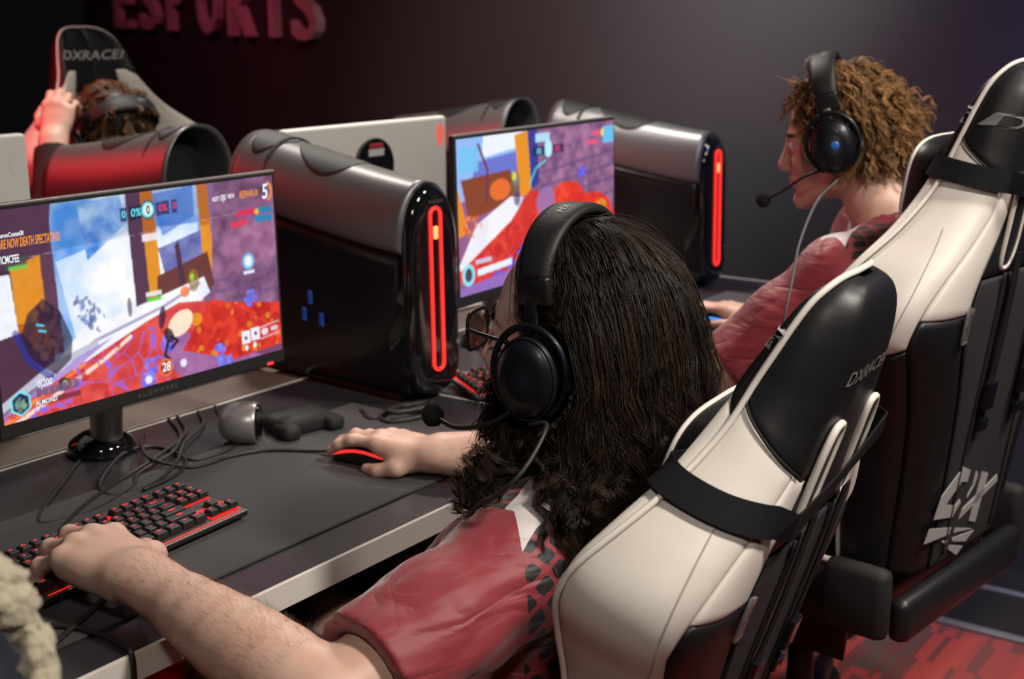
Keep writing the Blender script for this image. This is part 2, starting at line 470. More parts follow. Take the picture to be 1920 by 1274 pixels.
# ================================================================ TOWERS
def tower(label, loc, rz, led, group='arched desktop computer towers'):
    t = thing('computer_tower', label, 'computer', loc, rz, group)
    L = .475
    hw = lambda y: .066 + .030 * np.clip(y / L, 0, 1) ** .8          # half width
    H = lambda y: .405 + .070 * np.clip(y / L, 0, 1) ** 1.2          # crest height
    arch = .125
    def surf(U, V):                     # U: -1..1 around the arch (left to right), V: 0..1 front to rear
        y = .012 + V * (L - .012); a = U * PI / 2
        w = hw(y); e = np.sin(a); x = w * np.sign(e) * np.abs(e) ** .92
        z = H(y) - arch + arch * np.cos(a) ** .95
        return np.stack([x, y, z], -1)
    sh = grid(surf, 49, 25, -1., 1.); obj('shell', slab(sh, (sh[0] - np.array([0, L / 2, .3])) * .05), M['shell'], t)
    for sgn, nm in ((-1, 'side_panel'), (1, 'side_panel')):
        def side(U, V, s=sgn):
            y = .012 + V * (L - .012); zt = H(y) - arch - .0015
            zb = .015; z = zb + U * (zt - zb)
            return np.stack([s * (hw(y) - .002 - .012 * (1 - U) ** 3), y, z], -1)
        p = grid(side, 12, 20); obj(nm, slab(p, np.tile([sgn * .006, 0, 0], (len(p[0]), 1))), M['sidepanel'], t)
    # glossy oval front
    def oval(s, n=72, w=.064, z0=.012, z1=.400):
        a = np.linspace(0, 2 * PI, n, endpoint=False); c, si = np.cos(a), np.sin(a)
        zc = np.where(si > 0, z1 - .115 - .0, z0 + .06); rz_ = np.where(si > 0, .115, .06)
        return np.stack([w * s * np.sign(c) * np.abs(c) ** .9, zc + rz_ * si * s + 0 * a], -1)
    def ringloft(prs):
        V = []; F = []; n = 72
        for s, y in prs:
            o = oval(s); lean = (o[:, 1] - .2) * .02
            V.append(np.stack([o[:, 0], y + lean + 0 * o[:, 0], o[:, 1]], -1))
        for i in range(len(prs) - 1):
            for k in range(n):
                k2 = (k + 1) % n; F.append((i * n + k, i * n + k2, i * n + n + k2, i * n + n + k))
        F.append(tuple((len(prs) - 1) * n + k for k in range(n)))
        return np.vstack(V), F
    obj('front_bezel', ringloft([(1.04, .05), (1.04, .012), (1.0, .002), (.93, -.004), (.80, -.007), (.5, -.008)]), M['gloss'], t, sharp=50)
    # LED racetrack
    a = np.linspace(-PI / 2, PI / 2, 14); r = .0130
    zt, zb = .347, .073
    top = [(r * math.sin(q), zt + r * math.cos(q)) for q in a]; bot = [(-r * math.sin(q), zb - r * math.cos(q)) for q in a]
    zz = np.linspace(zt, zb, 26)[1:-1]
    loop = np.array([(x, -.010 + (z - .2) * .02, z) for x, z in top + [(r, q) for q in zz] + bot + [(-r, q) for q in zz[::-1]]])
    obj('light_ring', tube(loop, .0034, 8, True), M['red'] if led else M['gloss'], t)
    if led:
        obj('power_light', box((0, -.008, .315), (.010, .006, .024), .0028, 3), M['redhot'], t)
        tx = text_mesh('CORE', .010); obj('badge', box((.045, -.006, .105), (.018, .003, .026), .001), M['blue'], t, smooth=False)
        obj('badge_text', place(tx, (.045, -.008, .103), (1, 0, 0), (0, 0, 1)), M['textlight'], t, smooth=False)
        ax = text_mesh('AURORA', .009); obj('badge_text', place(ax, (0, -.0095, .372), (1, 0, 0), (0, 0, 1)), M['textgrey'], t, smooth=False)
    # leaf-shaped vents on top near the rear, split by a bright rib
    def leaf(v0, v1, u0, u1, flip):
        def f(U, V):
            v = v0 + V * (v1 - v0); prof = np.sin(PI * np.clip(V, 0, 1) ** (.7 if flip else 1.4)) ** .8
            u = (u0 + u1) / 2 + (U - .5) * (u1 - u0) * prof
            P = surf(u, v); P = P + (P - np.stack([0 * u, P[..., 1], 0 * u + .3], -1)) * .012
            return P + np.stack([0 * u, 0 * u, .0006 * np.sin(V * 150)], -1)
        return grid(f, 14, 90)
    for (v0, v1, fl) in ((.36, .73, True), (.755, .97, False)):
        p = leaf(v0, v1, -.46, .40, fl); obj('vent', slab(p, np.tile([0, 0, .0012], (len(p[0]), 1))), M['shelldark'], t)
    # recessed rear
    yb = L - .085
    pts = [(-.088, .02), (.088, .02)] + [(.088 * math.sin(q), .475 - .125 + .115 * math.cos(q)) for q in np.linspace(PI / 2, -PI / 2, 24)]
    obj('rear_plate', prism(pts, (0, yb, 0), (1, 0, 0), (0, 0, 1), (0, -1, 0), .01), M['blackmatt'], t, smooth=False)
    obj('rear_grille', prism([(-.08, .06), (.08, .06), (.08, .30)] + [(.08 * math.cos(q), .30 + .03 * math.sin(q)) for q in np.linspace(0, PI, 12)][1:], (0, yb + .006, 0), (1, 0, 0), (0, 0, 1), (0, -1, 0), .006), M['sidepanel'], t, smooth=False)
    obj('base', box((0, L / 2, .008), (.11, L - .08, .016), .004), M['black'], t, smooth=False)
    return t
T1 = tower('tower with a lit red ring beside the large left screen', (1.876, 1.497, DZ + .0), math.radians(-6), True)
for px in ((-.067, .245, .175), (-.068, .262, .140), (-.066, .215, .135)):     # blue reflections on the dark side panel, imitated by dim glowing patches
    obj('blue_reflection', box((px[0] - .0195, px[1], px[2]), (.002, .012, .026), .001), M['bluereflect'], T1, smooth=False)
tower('tower with a lit red ring beside the curly-haired player', (3.15, 1.57, DZ), 0., True)
tower('arched tower glowing red on top, in front of the person in the far chair', (1.945, 2.655, DZ + .0005), PI, False)
tower('black arched tower against the grey back wall', (3.15, 2.655, DZ + .0005), PI, False)

# ================================================================ LIGHTS, CAMERA
def area(name, loc, tgt, size, power, col, spread=180):
    l = bpy.data.lights.new(name, 'AREA'); l.energy = power; l.color = col; l.size = size; l.shape = 'DISK'; l.spread = math.radians(spread)
    o = bpy.data.objects.new(name, l); COL.objects.link(o); o.location = loc
    o.rotation_euler = (Vector(tgt) - Vector(loc)).to_track_quat('-Z', 'Y').to_euler(); return o
def spot(name, loc, tgt, size, power, col, ang, blend=.6):
    l = bpy.data.lights.new(name, 'SPOT'); l.energy = power; l.color = col; l.shadow_soft_size = size; l.spot_size = math.radians(ang); l.spot_blend = blend
    o = bpy.data.objects.new(name, l); COL.objects.link(o); o.location = loc
    o.rotation_euler = (Vector(tgt) - Vector(loc)).to_track_quat('-Z', 'Y').to_euler(); return o

cam = bpy.data.cameras.new('camera'); co = bpy.data.objects.new('camera', cam); COL.objects.link(co)
cam.sensor_width = 36; cam.lens = 2500 / 1920 * 36; cam.clip_start = .05
AZ, PT = math.radians(35.15), math.radians(13.5)
co.location = (0, 0, 1.42)
d = Vector((math.cos(AZ) * math.cos(PT), math.sin(AZ) * math.cos(PT), -math.sin(PT)))
co.rotation_euler = d.to_track_quat('-Z', 'Y').to_euler()
cam.dof.use_dof = True; cam.dof.focus_distance = 1.58; cam.dof.aperture_fstop = 6.0
SC.camera = co

w = bpy.data.worlds.new('world'); SC.world = w; w.use_nodes = True
w.node_tree.nodes['Background'].inputs[0].default_value = (.5, .5, .6, 1); w.node_tree.nodes['Background'].inputs[1].default_value = .005
vs = SC.view_settings
vs.view_transform = 'Standard'; vs.look = 'None'; vs.gamma = 1; vs.use_curve_mapping = False; vs.exposure = 0.0
WARM = (1, .91, .82)
area('lamp_key', (1.35, -.75, 2.8), (1.25, .85, .8), .30, 15.5, WARM, 90)
area('lamp_row_near', (2.35, 2.6, 2.8), (2.2, 2.3, .7), .30, 9, WARM, 70)
area('lamp_row_far', (3.0, 2.1, 2.75), (2.5, 1.6, .8), .30, 13, WARM, 100)
area('lamp_behind', (2.6, -.35, 2.75), (2.35, .7, .8), .30, 9, WARM, 75)
spot('lamp_wall', (2.2, 1.0, 2.85), (3.55, 1.85, 1.85), .15, 500, (.97, .985, 1), 54, 1.)
area('lamp_red', (1.15, 3.75, 1.75), (2.4, 3.0, 1.2), 1.0, 9, (1, .03, .045), 100)
area('fill_side', (-.5, -.5, 2.7), (1.2, .75, .8), .30, 3, WARM, 70)  # unseen fill light, added to brighten the near chair's lower white side
spot('lamp_pink', (2.6, 4.1, 2.75), (4.45, 5.0, 1.55), .1, 50, (1, .17, .30), 62, .9)
area('lamp_blue', (2.5, -.7, 2.6), (3.45, -.1, 1.7), .4, 16, (.20, .24, 1), 80)
# ================================================================ GAMING CHAIRS
M['leather_w'] = mat('white_leather', (.62, .575, .52, 1), .46, bump=(420, .12, .0008))
M['leather_k'] = mat('black_leather', (.009, .009, .010, 1), .42, spec=.4, bump=(420, .15, .0008))
M['mesh_k'] = mat('black_seat_cloth', (.016, .016, .018, 1), .8, bump=(1100, .3, .0006))
M['webbing'] = mat('black_webbing', (.006, .006, .007, 1), .8, spec=.2, bump=(900, .5, .0006))
M['piping'] = mat('white_piping', (.66, .62, .57, 1), .5)
M['stitch'] = mat('stitching', (.40, .36, .32, 1), .7)
M['stitch_k'] = mat('stitching_black', (.006, .006, .006, 1), .7)
M['logo'] = mat('logo_print', (.36, .355, .35, 1), .5)
M['logo_thread'] = mat('logo_thread', (.16, .155, .15, 1), .6)

_VK = np.array([0, .06, .14, .22, .30, .37, .43, .48, .53, .58, .63, .67, .71, .75, .79, .82, .84, .852, .858])
_AK = np.array([.225, .232, .24, .252, .272, .302, .330, .326, .288, .230, .180, .153, .136, .124, .111, .097, .078, .054, .018])
_DK = np.array([.072, .080, .090, .100, .116, .132, .138, .131, .112, .092, .080, .072, .066, .056, .046, .036, .024, .014, .004])
_BK = np.array([-.055, -.055, -.055, -.055, -.055, -.055, -.055, -.055, -.054, -.052, -.050, -.050, -.050, -.048, -.044, -.038, -.029, -.018, -.006])
_FK = np.array([.02, .035, .04, .035, .03, .025, .02, .02, .02, .022, .025, .03, .034, .036, .034, .028, .020, .012, .004])
def _sm(x, K):                       # smooth lookup
    i = np.clip(np.searchsorted(_VK, x) - 1, 0, len(_VK) - 2); t = np.clip((x - _VK[i]) / (_VK[i + 1] - _VK[i]), 0, 1)
    k = np.concatenate([[K[0]], K, [K[-1]]])
    p0, p1, p2, p3 = k[i], k[i + 1], k[i + 2], k[i + 3]
    h0 = _VK[i + 1] - _VK[i]
    m1 = (p2 - p0) / (_VK[np.minimum(i + 1, len(_VK) - 1)] - _VK[np.maximum(i - 1, 0)]) * h0
    m2 = (p3 - p1) / (_VK[np.minimum(i + 2, len(_VK) - 1)] - _VK[i]) * h0
    return (2 * t ** 3 - 3 * t ** 2 + 1) * p1 + (t ** 3 - 2 * t ** 2 + t) * m1 + (-2 * t ** 3 + 3 * t ** 2) * p2 + (t ** 3 - t ** 2) * m2
_TK = np.array([0, .16, .30, .42, .54, .64, .74, .86, 1.0])
def back_surf(t, v):
    """closed padded section of the backrest; |t|: 0 back centre .. .55 front edge of the wing .. 1 front centre; sign = side.
    returns (u lateral, w forward, v)"""
    t = np.asarray(t, float); v = np.asarray(v, float); s = np.sign(t); q = np.clip(np.abs(t), 0, 1)
    a, d, b, f = _sm(v, _AK), _sm(v, _DK), _sm(v, _BK), _sm(v, _FK)
    U = [0 * a, .45 * a, .80 * a, .985 * a, 1.02 * a, .955 * a, .80 * a, .44 * a, 0 * a]
    W = [b, b, b * .8, b * .1 + .05 * d, .62 * d, d, .86 * d, f + .1 * d, f]
    U = np.stack(np.broadcast_arrays(*U), 0); W = np.stack(np.broadcast_arrays(*W), 0)
    sh = np.broadcast_shapes(q.shape, U.shape[1:]); q = np.broadcast_to(q, sh); s = np.broadcast_to(s, sh)
    U = np.broadcast_to(U, (9,) + sh); W = np.broadcast_to(W, (9,) + sh)
    i = np.clip(np.searchsorted(_TK, q.ravel()).reshape(sh) - 1, 0, 7); x = (q - _TK[i]) / (_TK[i + 1] - _TK[i])
    def pick(A, j):
        neg = j < 0; over = j > 8; jj = np.clip(np.where(neg, -j, np.where(over, 16 - j, j)), 0, 8)
        return np.take_along_axis(A, jj[None], 0)[0], neg, over
    def spl(A, odd):
        P = []
        for k in (-1, 0, 1, 2):
            val, neg, over = pick(A, i + k); P.append(np.where((neg | over) & odd, -val, val))
        p0, p1, p2, p3 = P
        return .5 * (2 * p1 + (p2 - p0) * x + (2 * p0 - 5 * p1 + 4 * p2 - p3) * x ** 2 + (3 * p1 - p0 - 3 * p2 + p3) * x ** 3)
    u = spl(U, True) * np.where(s == 0, 1, s); wv = spl(W, False)
    return np.stack([u, wv, np.broadcast_to(v, sh)], -1)
def back_n(t, v):
    e = 1e-3; a = back_surf(t + e, v) - back_surf(t - e, v); b = back_surf(t, v + e) - back_surf(t, v - e)
    n = np.cross(a, b); n /= np.linalg.norm(n, axis=-1, keepdims=True) + 1e-12
    return n                              # outward with t increasing to the right

def make_chair(label, loc, rz, rec, seat_z, sc=.97, vb0=.735, sv=.655, dx_logo=True, pillow=True, arms=True, lx=-.03, lv=.03, ls=.032, sup=0., low=(.445, .07)):
    """loc = point on the floor under the backrest hinge; the chair faces its own +y"""
    T = thing('gaming_chair', label, 'chair', loc, rz, 'white and black padded gaming chairs')
    HZ = seat_z + .02
    cr_, sr = math.cos(rec), math.sin(rec)
    def tr(P):                            # backrest (u, w, v) -> chair space
        P = np.asarray(P, float) * sc; u, w_, v = P[..., 0], P[..., 1], P[..., 2]
        return np.stack([u, w_ * cr_ - v * sr, HZ + v * cr_ + w_ * sr], -1)
    def trn(N): N = np.asarray(N, float); return np.stack([N[..., 0], N[..., 1] * cr_ - N[..., 2] * sr, N[..., 2] * cr_ + N[..., 1] * sr], -1)
    def panel(name, t0, t1, v0, v1, m, lift=0., nu=28, nv=60, thick=.006, par=None):
        def f(U, V):
            lo_ = v0 if not callable(v0) else .42; hi_ = v1 if not callable(v1) else .70
            va = lo_ + (hi_ - lo_) * V                      # approximate height, for borders that depend on it
            for _ in range(4):
                a0 = t0(va) if callable(t0) else t0; a1 = t1(va) if callable(t1) else t1
                t = a0 + (a1 - a0) * U
                b0 = v0(t) if callable(v0) else v0; b1 = v1(t) if callable(v1) else v1
                v = b0 + (b1 - b0) * V; va = v
            P = back_surf(t, v); n = back_n(t, v)
            # slight pillow towards the panel's own border so that seams read
            e = np.minimum(np.minimum(U, 1 - U) * 6, np.minimum(V, 1 - V) * 12); e = np.clip(e, 0, 1)
            return tr(P + n * (lift - .003 * (1 - e) ** 2)[..., None])
        g = grid(f, nu, nv)
        c = tr(np.array([0, .02, .4])); d = g[0] - np.array([0, 0, 0]); cen = np.stack([0 * d[:, 0], d[:, 1] * 0 + (HZ * 0), d[:, 2]], -1)
        # inward offset: towards the section's middle line
        mid = g[0].copy(); mid[:, 0] *= .7; vv = (g[0][:, 2] - HZ); mid[:, 1] = -vv * math.tan(rec) + .01
        off = g[0] - mid; off /= np.linalg.norm(off, axis=1)[:, None] + 1e-9
        return obj(name, slab(g, off * thick), m, par or T)
    # ---- panels on either side
    tp = lambda v: .556 + .062 * np.clip((.66 - v) / .20, 0, 1) ** 1.2          # seam with the piping, nearer the wing tip low down
    tb = lambda v: .30 + .085 * np.clip((.62 - v) / .20, 0, 1)                    # border of the rear cover
    vb = lambda t: vb0 - .075 * np.clip((.55 - np.abs(t)) / .33, 0, 1) ** .8          # lower edge of the black top, outside
    for s in (-1, 1):
        pass
        def lowr(t): return low[0] - low[1] * np.clip((np.abs(t) - .30) / .25, 0, 1)
        panel('outer_side_panel', lambda v: s * tb(v), lambda v: s * (tp(v) - .0015), lowr, lambda t: vb(t) - .002, M['leather_w'])
        panel('outer_base_panel', s * .385, s * .617, 0.0, lambda t: lowr(t) - .004, M['leather_k'])
        panel('rear_rib_panel', s * .20, lambda v: s * (tb(v) - .002), .47, lambda t: vb(t) - .002, M['leather_w'], nu=10)
        panel('rear_rib_lower', s * .20, lambda v: s * (tb(v) - .002), .0, .468, M['leather_k'], nu=10, nv=40)
        panel('inner_wing_panel', lambda v: s * (tp(v) + .0015), s * .83, low[0] - low[1] - .01, lambda t: .66 + .06 * np.clip((np.abs(t) - .557) / .2, 0, 1), M['leather_w'])
        panel('inner_wing_lower', s * .6195, s * .83, .0, low[0] - low[1] - .012, M['leather_k'], nv=24)
    panel('headrest_rear_panel', -.5545, .5545, lambda t: vb(t), .8565, M['leather_k'], nu=70, nv=34)
    panel('headrest_front_panel', lambda V: -1. + 0 * V, lambda V: -.557 + 0 * V, lambda t: np.where(np.abs(t) < .83, .66 + .06 * np.clip((np.abs(t) - .557) / .2, 0, 1) + .002, .66), .8565, M['leather_k'], nu=34, nv=30)
    panel('headrest_front_panel', 1., .557, lambda t: np.where(np.abs(t) < .83, .66 + .06 * np.clip((np.abs(t) - .557) / .2, 0, 1) + .002, .66), .8565, M['leather_k'], nu=34, nv=30)
    panel('backrest_centre', -1., -.832, 0., .658, M['mesh_k'], nu=16)
    panel('backrest_centre', 1., .832, 0., .658, M['mesh_k'], nu=16)
    cov = panel('rear_cover', -.198, .198, 0.0, .522, M['mesh_k'], lift=.004, nu=50, nv=80)
    panel('rear_yoke', -.199, .199, .526, .656, M['leather_k'], nu=50, nv=24)
    # ---- piping along the front edge of both wings and over the crest
    vs_ = np.concatenate([np.linspace(.0, .80, 60), np.linspace(.805, .8565, 16)])
    L_ = back_surf(-tp(vs_), vs_); R_ = back_surf(tp(vs_), vs_)
    nl = back_n(-tp(vs_), vs_); nr = back_n(tp(vs_), vs_)
    P = np.vstack([L_ + nl * .0015, (R_ + nr * .0015)[::-1]])
    obj('piping', tube(tr(P), .0036, 8), M['piping'], T)
    # seams with stitches on the white sides
    for s in (-1, 1):
        s0 = low[0] - .52 * low[1] + .006; v_ = np.linspace(s0, .60, 60); t_ = s * (.44 - .03 * np.sin((v_ - s0) / (.60 - s0) * PI))
        q = tr(back_surf(t_, v_) + back_n(t_, v_) * .0004)
        obj('seam', tube(q, .0011, 5), M['stitch'], T)
        t_ = s * np.linspace(.275, .55, 30); v_ = vb(t_); n_ = back_n(t_, v_)
        obj('seam', tube(tr(back_surf(t_, v_) + n_ * .0008), .0016, 5), M['stitch_k'], T)
    # ---- shoulder holes with white surrounds (rear side)
    for s in (-1, 1):
        c = np.array([s * .082, .61]); hw_, hh = .024, .075
        a = np.linspace(0, 2 * PI, 40, endpoint=False)
        ou = c[0] + hw_ * np.sign(np.cos(a)) * np.abs(np.cos(a)) ** .6 - s * .010 * np.sin(a); ov = c[1] + hh * np.sign(np.sin(a)) * np.abs(np.sin(a)) ** .6
        ring = tr(np.stack([ou, 0 * a - .054, ov], -1)); obj('hole_surround', tube(ring, .0042, 8, True), M['piping'], T)
        iu = c[0] + (ou - c[0]) * .96; iv = c[1] + (ov - c[1]) * .97
        dsk = tr(np.stack([iu, 0 * a - .0555, iv], -1)); dsk2 = tr(np.stack([iu, 0 * a - .0510, iv], -1))
        n = len(a); V = np.vstack([dsk, dsk2]); F = [tuple(range(n)), tuple(range(2 * n - 1, n - 1, -1))] + [(k, (k + 1) % n, n + (k + 1) % n, n + k) for k in range(n)]
        obj('hole_lining', (V, F), M['leather_k'], T, smooth=False)
    # ---- zip lines, webbing and buckles on the rear cover
    for s in (-1, 1):
        v_ = np.linspace(.02, .53, 40); P = np.stack([0 * v_ + s * .098, 0 * v_ - .061, v_], -1)
        obj('zip', tube(tr(P), .0022, 6), M['stitch_k'], T)
        v_ = np.linspace(.26, .56, 30); P = np.stack([s * (.072 - .02 * (v_ - .26)), -.063 - .004 * np.sin((v_ - .26) * 10), v_], -1)
        w_ = obj('lumbar_strap', strap(tr(P), trn(np.tile([0, -1., 0], (30, 1))), .024, .0022), M['webbing'], T, smooth=False)
        bk = box((0, 0, 0), (.034, .012, .05), .003)
        obj('buckle', (tr(bk[0] + np.array([s * .073, -.070, .315])), bk[1]), M['gloss'], w_, smooth=False)
        bk = box((0, 0, 0), (.030, .010, .022), .003)
        obj('buckle', (tr(bk[0] + np.array([s * .072, -.069, .262])), bk[1]), M['gloss'], w_, smooth=False)
    # ---- strap of the head pillow around the neck of the backrest
    tt = np.concatenate([np.linspace(-.80, -.30, 34), np.linspace(-.28, .28, 16), np.linspace(.30, .80, 34)])
    vv = sv - .012 * np.cos(np.clip(tt / .8, -1, 1) * PI / 2) + sup * np.clip((tt + .26) / .56, 0, 1)
    wv_ = .036 - .017 * np.exp(-(tt / .22) ** 2)
    Ps = back_surf(tt, vv); Ns = back_n(tt, vv); Ps = Ps + Ns * .0068
    Ps[np.abs(tt) < .29, 1] = -.067; 
    Ns[np.abs(tt) < .29] = [0, -1, 0]
    if pillow:
        pw, ph, pd = .140, .090, .115; pv = sv - .055
        def pil(U, V):                    # rounded pillow with a pinched rim
            a = U * 2 * PI; b = (V - .5) * PI
            cx, sx = np.cos(a), np.sin(a)
            e = .55
            r = np.cos(b) ** .55
            x = pw * r * np.sign(cx) * np.abs(cx) ** e; z = ph * r * np.sign(sx) * np.abs(sx) ** e
            y = pd * .5 * np.sign(np.sin(b)) * np.abs(np.sin(b)) ** .8
            return np.stack([x, .088 + y, pv + z], -1)
        g = grid(lambda U, V: tr(pil(U, V)), 61, 31); obj('head_pillow', g, M['leather_k'], T)
        a = np.linspace(0, 2 * PI, 90, endpoint=False); cx, sx = np.cos(a), np.sin(a)
        rim = np.stack([.93 * pw * np.sign(cx) * np.abs(cx) ** .55 * 1.0, 0 * a + .120, pv + .93 * ph * np.sign(sx) * np.abs(sx) ** .55], -1)
        obj('pillow_piping', tube(tr(rim), .0034, 8, True), M['piping'], T)
    if pillow: obj('neck_strap', strap(tr(Ps), trn(Ns), wv_, .0024), M['webbing'], T, smooth=False)
    # ---- printed name, front and rear of the headrest
    def decal(name, txt, u0, v0, size, side, m, shear=.35, bold=.01, sx=1.35, sp=1.0, rot=0., lift=.0016, par=None):
        t = text_mesh(txt, size, shear=shear, bold=bold * size, sx=sx, spacing=sp)
        x, y = t[0][:, 0], t[0][:, 1]
        if rot: x, y = x * math.cos(rot) - y * math.sin(rot), x * math.sin(rot) + y * math.cos(rot)
        uu, v_ = u0 + (x if side < 0 else -x), v0 + y
        # find the loop parameter by lateral position
        ts = np.linspace(.0, .5, 200) if side < 0 else np.linspace(1., .56, 200)
        P = np.zeros((len(uu), 3))
        for i in range(len(uu)):
            us = np.abs(back_surf(ts, np.full(200, v_[i]))[:, 0]); k = np.argmin(np.abs(us - abs(uu[i]))); tv = ts[k] * (1 if uu[i] >= 0 else -1)
            p = back_surf(np.array([tv]), np.array([v_[i]]))[0]; n = back_n(np.array([tv]), np.array([v_[i]]))[0]
            P[i] = np.array([uu[i], p[1], v_[i]]) + n * lift
        return obj(name, (tr(P), t[1]), m, par or T, smooth=False)
    decal('headrest_logo', 'DXRACER', lx, vb0 + lv, ls, -1, M['logo_thread'])
    decal('headrest_logo', 'DXRACER', 0., .765, .040, 1, M['logo'])
    # ---- side tag
    t_ = -.215; v_ = np.linspace(.425, .485, 12)
    tg = tr(back_surf(np.full(12, t_), v_) + back_n(np.full(12, t_), v_) * .004)
    to = obj('side_tag', strap(tg, trn(back_n(np.full(12, t_), v_)), .016, .003), M['silver'], T, smooth=False)
    tm = text_mesh('DXRacer', .012, shear=.2, sx=1.0); x, y = tm[0][:, 0], tm[0][:, 1]
    q = back_surf(np.full(len(x), t_) - y * 2.0, .455 + x); qn = back_n(np.full(len(x), t_), .455 + x)
    obj('tag_text', (tr(q + qn * .0085), tm[1]), M['blackmatt'], to, smooth=False)
    # ---- big rear emblem: slanted D and X over three rays
    if dx_logo:
        def flat(poly): 
            n = len(poly); P = [(x, -.0615, z) for x, z in poly] + [(x, -.0600, z) for x, z in poly]
            return tr(np.array(P)), [tuple(range(n)), tuple(range(2 * n - 1, n - 1, -1))] + [(k, n + k, n + (k + 1) % n, (k + 1) % n) for k in range(n)]
        ox, oz = -.188, .022
        S = lambda pts: [(ox + a * .0042, oz + b * .0029) for a, b in pts]
        D1 = [(23.7, 56), (32, 51), (31, 43.6), (25, 46), (13.4, 36), (23.7, 31), (27.4, 33.6), (29, 31), (23, 23.7), (4.5, 30), (7.4, 43.6)]
        D2 = [(38.6, 48), (41.5, 44.2), (40, 37.4), (34.9, 31.1), (34.9, 33), (37.8, 38), (38, 44)]
        X1 = [(45.3, 44.8), (52.7, 41), (50.4, 8.8), (43, 12.5)]; X2 = [(63.8, 35.5), (66, 30.5), (31.2, 18.8), (32.6, 25)]
        R1 = [(2.2, 25), (0, 16.3), (23.7, 12), (24.5, 16.3)]; R2 = [(29.7, 13.8), (29, 10.7), (48.2, 5)]; R3 = [(17.8, 10), (22.3, 5.7), (23.7, 8.2)]
        R4 = [(28.2, 7.5), (29, 5), (43.8, -1.8), (51.2, 2.6)]; R5 = [(27.4, 3.2), (26.7, .7), (37.1, -8), (42.3, -4.2)]
        obj('rear_emblem', join(*[flat(S(p)) for p in (D1, D2, X1, X2, R1, R2, R4, R5, R3)]), M['logo'], T, smooth=False)
    # ---- seat, arms, base
    sz = seat_z
    def seatpad(U, V):
        x = (U - .5) * .52; y = .02 + V * .50; e = np.clip(np.abs(U - .5) * 2, 0, 1)
        z = sz + .035 * np.clip((e - .62) / .3, 0, 1) - .05 * np.clip((V - .85) / .15, 0, 1) ** 2 - .05 * np.clip((e - .93) / .07, 0, 1) ** 2
        return np.stack([x, y, z], -1)
    g = grid(seatpad, 40, 30); obj('seat', slab(g, np.tile([0, 0, .11], (len(g[0]), 1))), M['leather_k'], T)
    for s in (-1, 1):
        v = np.linspace(.04, .5, 20); obj('seat_piping', tube(cr(np.stack([0 * v + s * .245, v, sz + .036 + 0 * v - .04 * np.clip((v - .44) / .06, 0, 1) ** 2], -1), 40), .006, 8), M['piping'], T)
        obj('recline_cover', box((s * .265, .0, sz - .005), (.04, .11, .12), .016), M['blackmatt'], T)
        if not arms: continue
        ar = obj('armrest', join(box((s * .335, .17, sz + .09), (.035, .07, .30), .008), box((s * .30, .17, sz - .07), (.12, .07, .025), .006)), M['black'], T)
        obj('arm_pad', box((s * .335, .19, sz + .255), (.09, .26, .028), .012), M['blackmatt'], ar)
    obj('back_bracket', box((0, -.052, sz - .045), (.46, .035, .075), .014), M['black'], T)
    obj('mechanism', box((0, .24, sz - .145), (.22, .30, .06), .015), M['black'], T)
    obj('gas_lift', tube([(0, .24, sz - .15), (0, .24, .22), (0, .24, .10)], [.025, .025, .03], 16), M['black'], T)
    for k in range(5):
        a = 2 * PI * k / 5 + .35; c, s_ = math.cos(a), math.sin(a)
        lg = obj('base_leg', tube([(0, .24, .11), (.17 * c, .24 + .17 * s_, .10), (.33 * c, .24 + .33 * s_, .075)], [.036, .028, .02], 10), M['black'], T)
        wh = lathe([(0, -.028), (.026, -.028), (.03, -.02), (.03, .02), (.026, .028), (0, .028)], 20, ax=0)
        obj('caster', (wh[0] + np.array([.33 * c, .24 + .33 * s_, .0305]), wh[1]), M['black'], lg)
    return T
CH1 = make_chair('white and black gaming chair behind the long-haired player, nearest the camera', (1.289, .689, 0), math.radians(4.5), math.radians(17.5), .473, .83, .69, .59, arms=False, lx=-.015, lv=.055, ls=.0250, sup=.055, low=(.425, .24))
CH2 = make_chair('white and black gaming chair behind the curly-haired player, with a DX emblem', (2.190, .652, 0), math.radians(-7), math.radians(7.5), .529, .954, .735, .685)
CH3 = make_chair('reddish-lit gaming chair of the person in the far row, facing the camera', (2.455, 3.06, 0), PI, math.radians(12), .598, .93, .68, dx_logo=False, pillow=False, arms=False)
# ================================================================ SCREEN PICTURES (painted as colours per vertex of the screen itself)
def vnoise(h, w, ny, nx, seed, octv=3):
    r = np.random.default_rng(seed); out = np.zeros((h, w)); amp = 1.; tot = 0
    for o in range(octv):
        a = r.random((ny * 2 ** o + 2, nx * 2 ** o + 2)); y = np.linspace(0, ny * 2 ** o, h); x = np.linspace(0, nx * 2 ** o, w)
        i = np.minimum(y.astype(int), ny * 2 ** o); j = np.minimum(x.astype(int), nx * 2 ** o); fy = (y - i)[:, None]; fx = (x - j)[None]
        fy = fy * fy * (3 - 2 * fy); fx = fx * fx * (3 - 2 * fx)
        out += amp * ((a[i][:, j] * (1 - fx) + a[i][:, j + 1] * fx) * (1 - fy) + (a[i + 1][:, j] * (1 - fx) + a[i + 1][:, j + 1] * fx) * fy)
        tot += amp; amp *= .5
    return out / tot

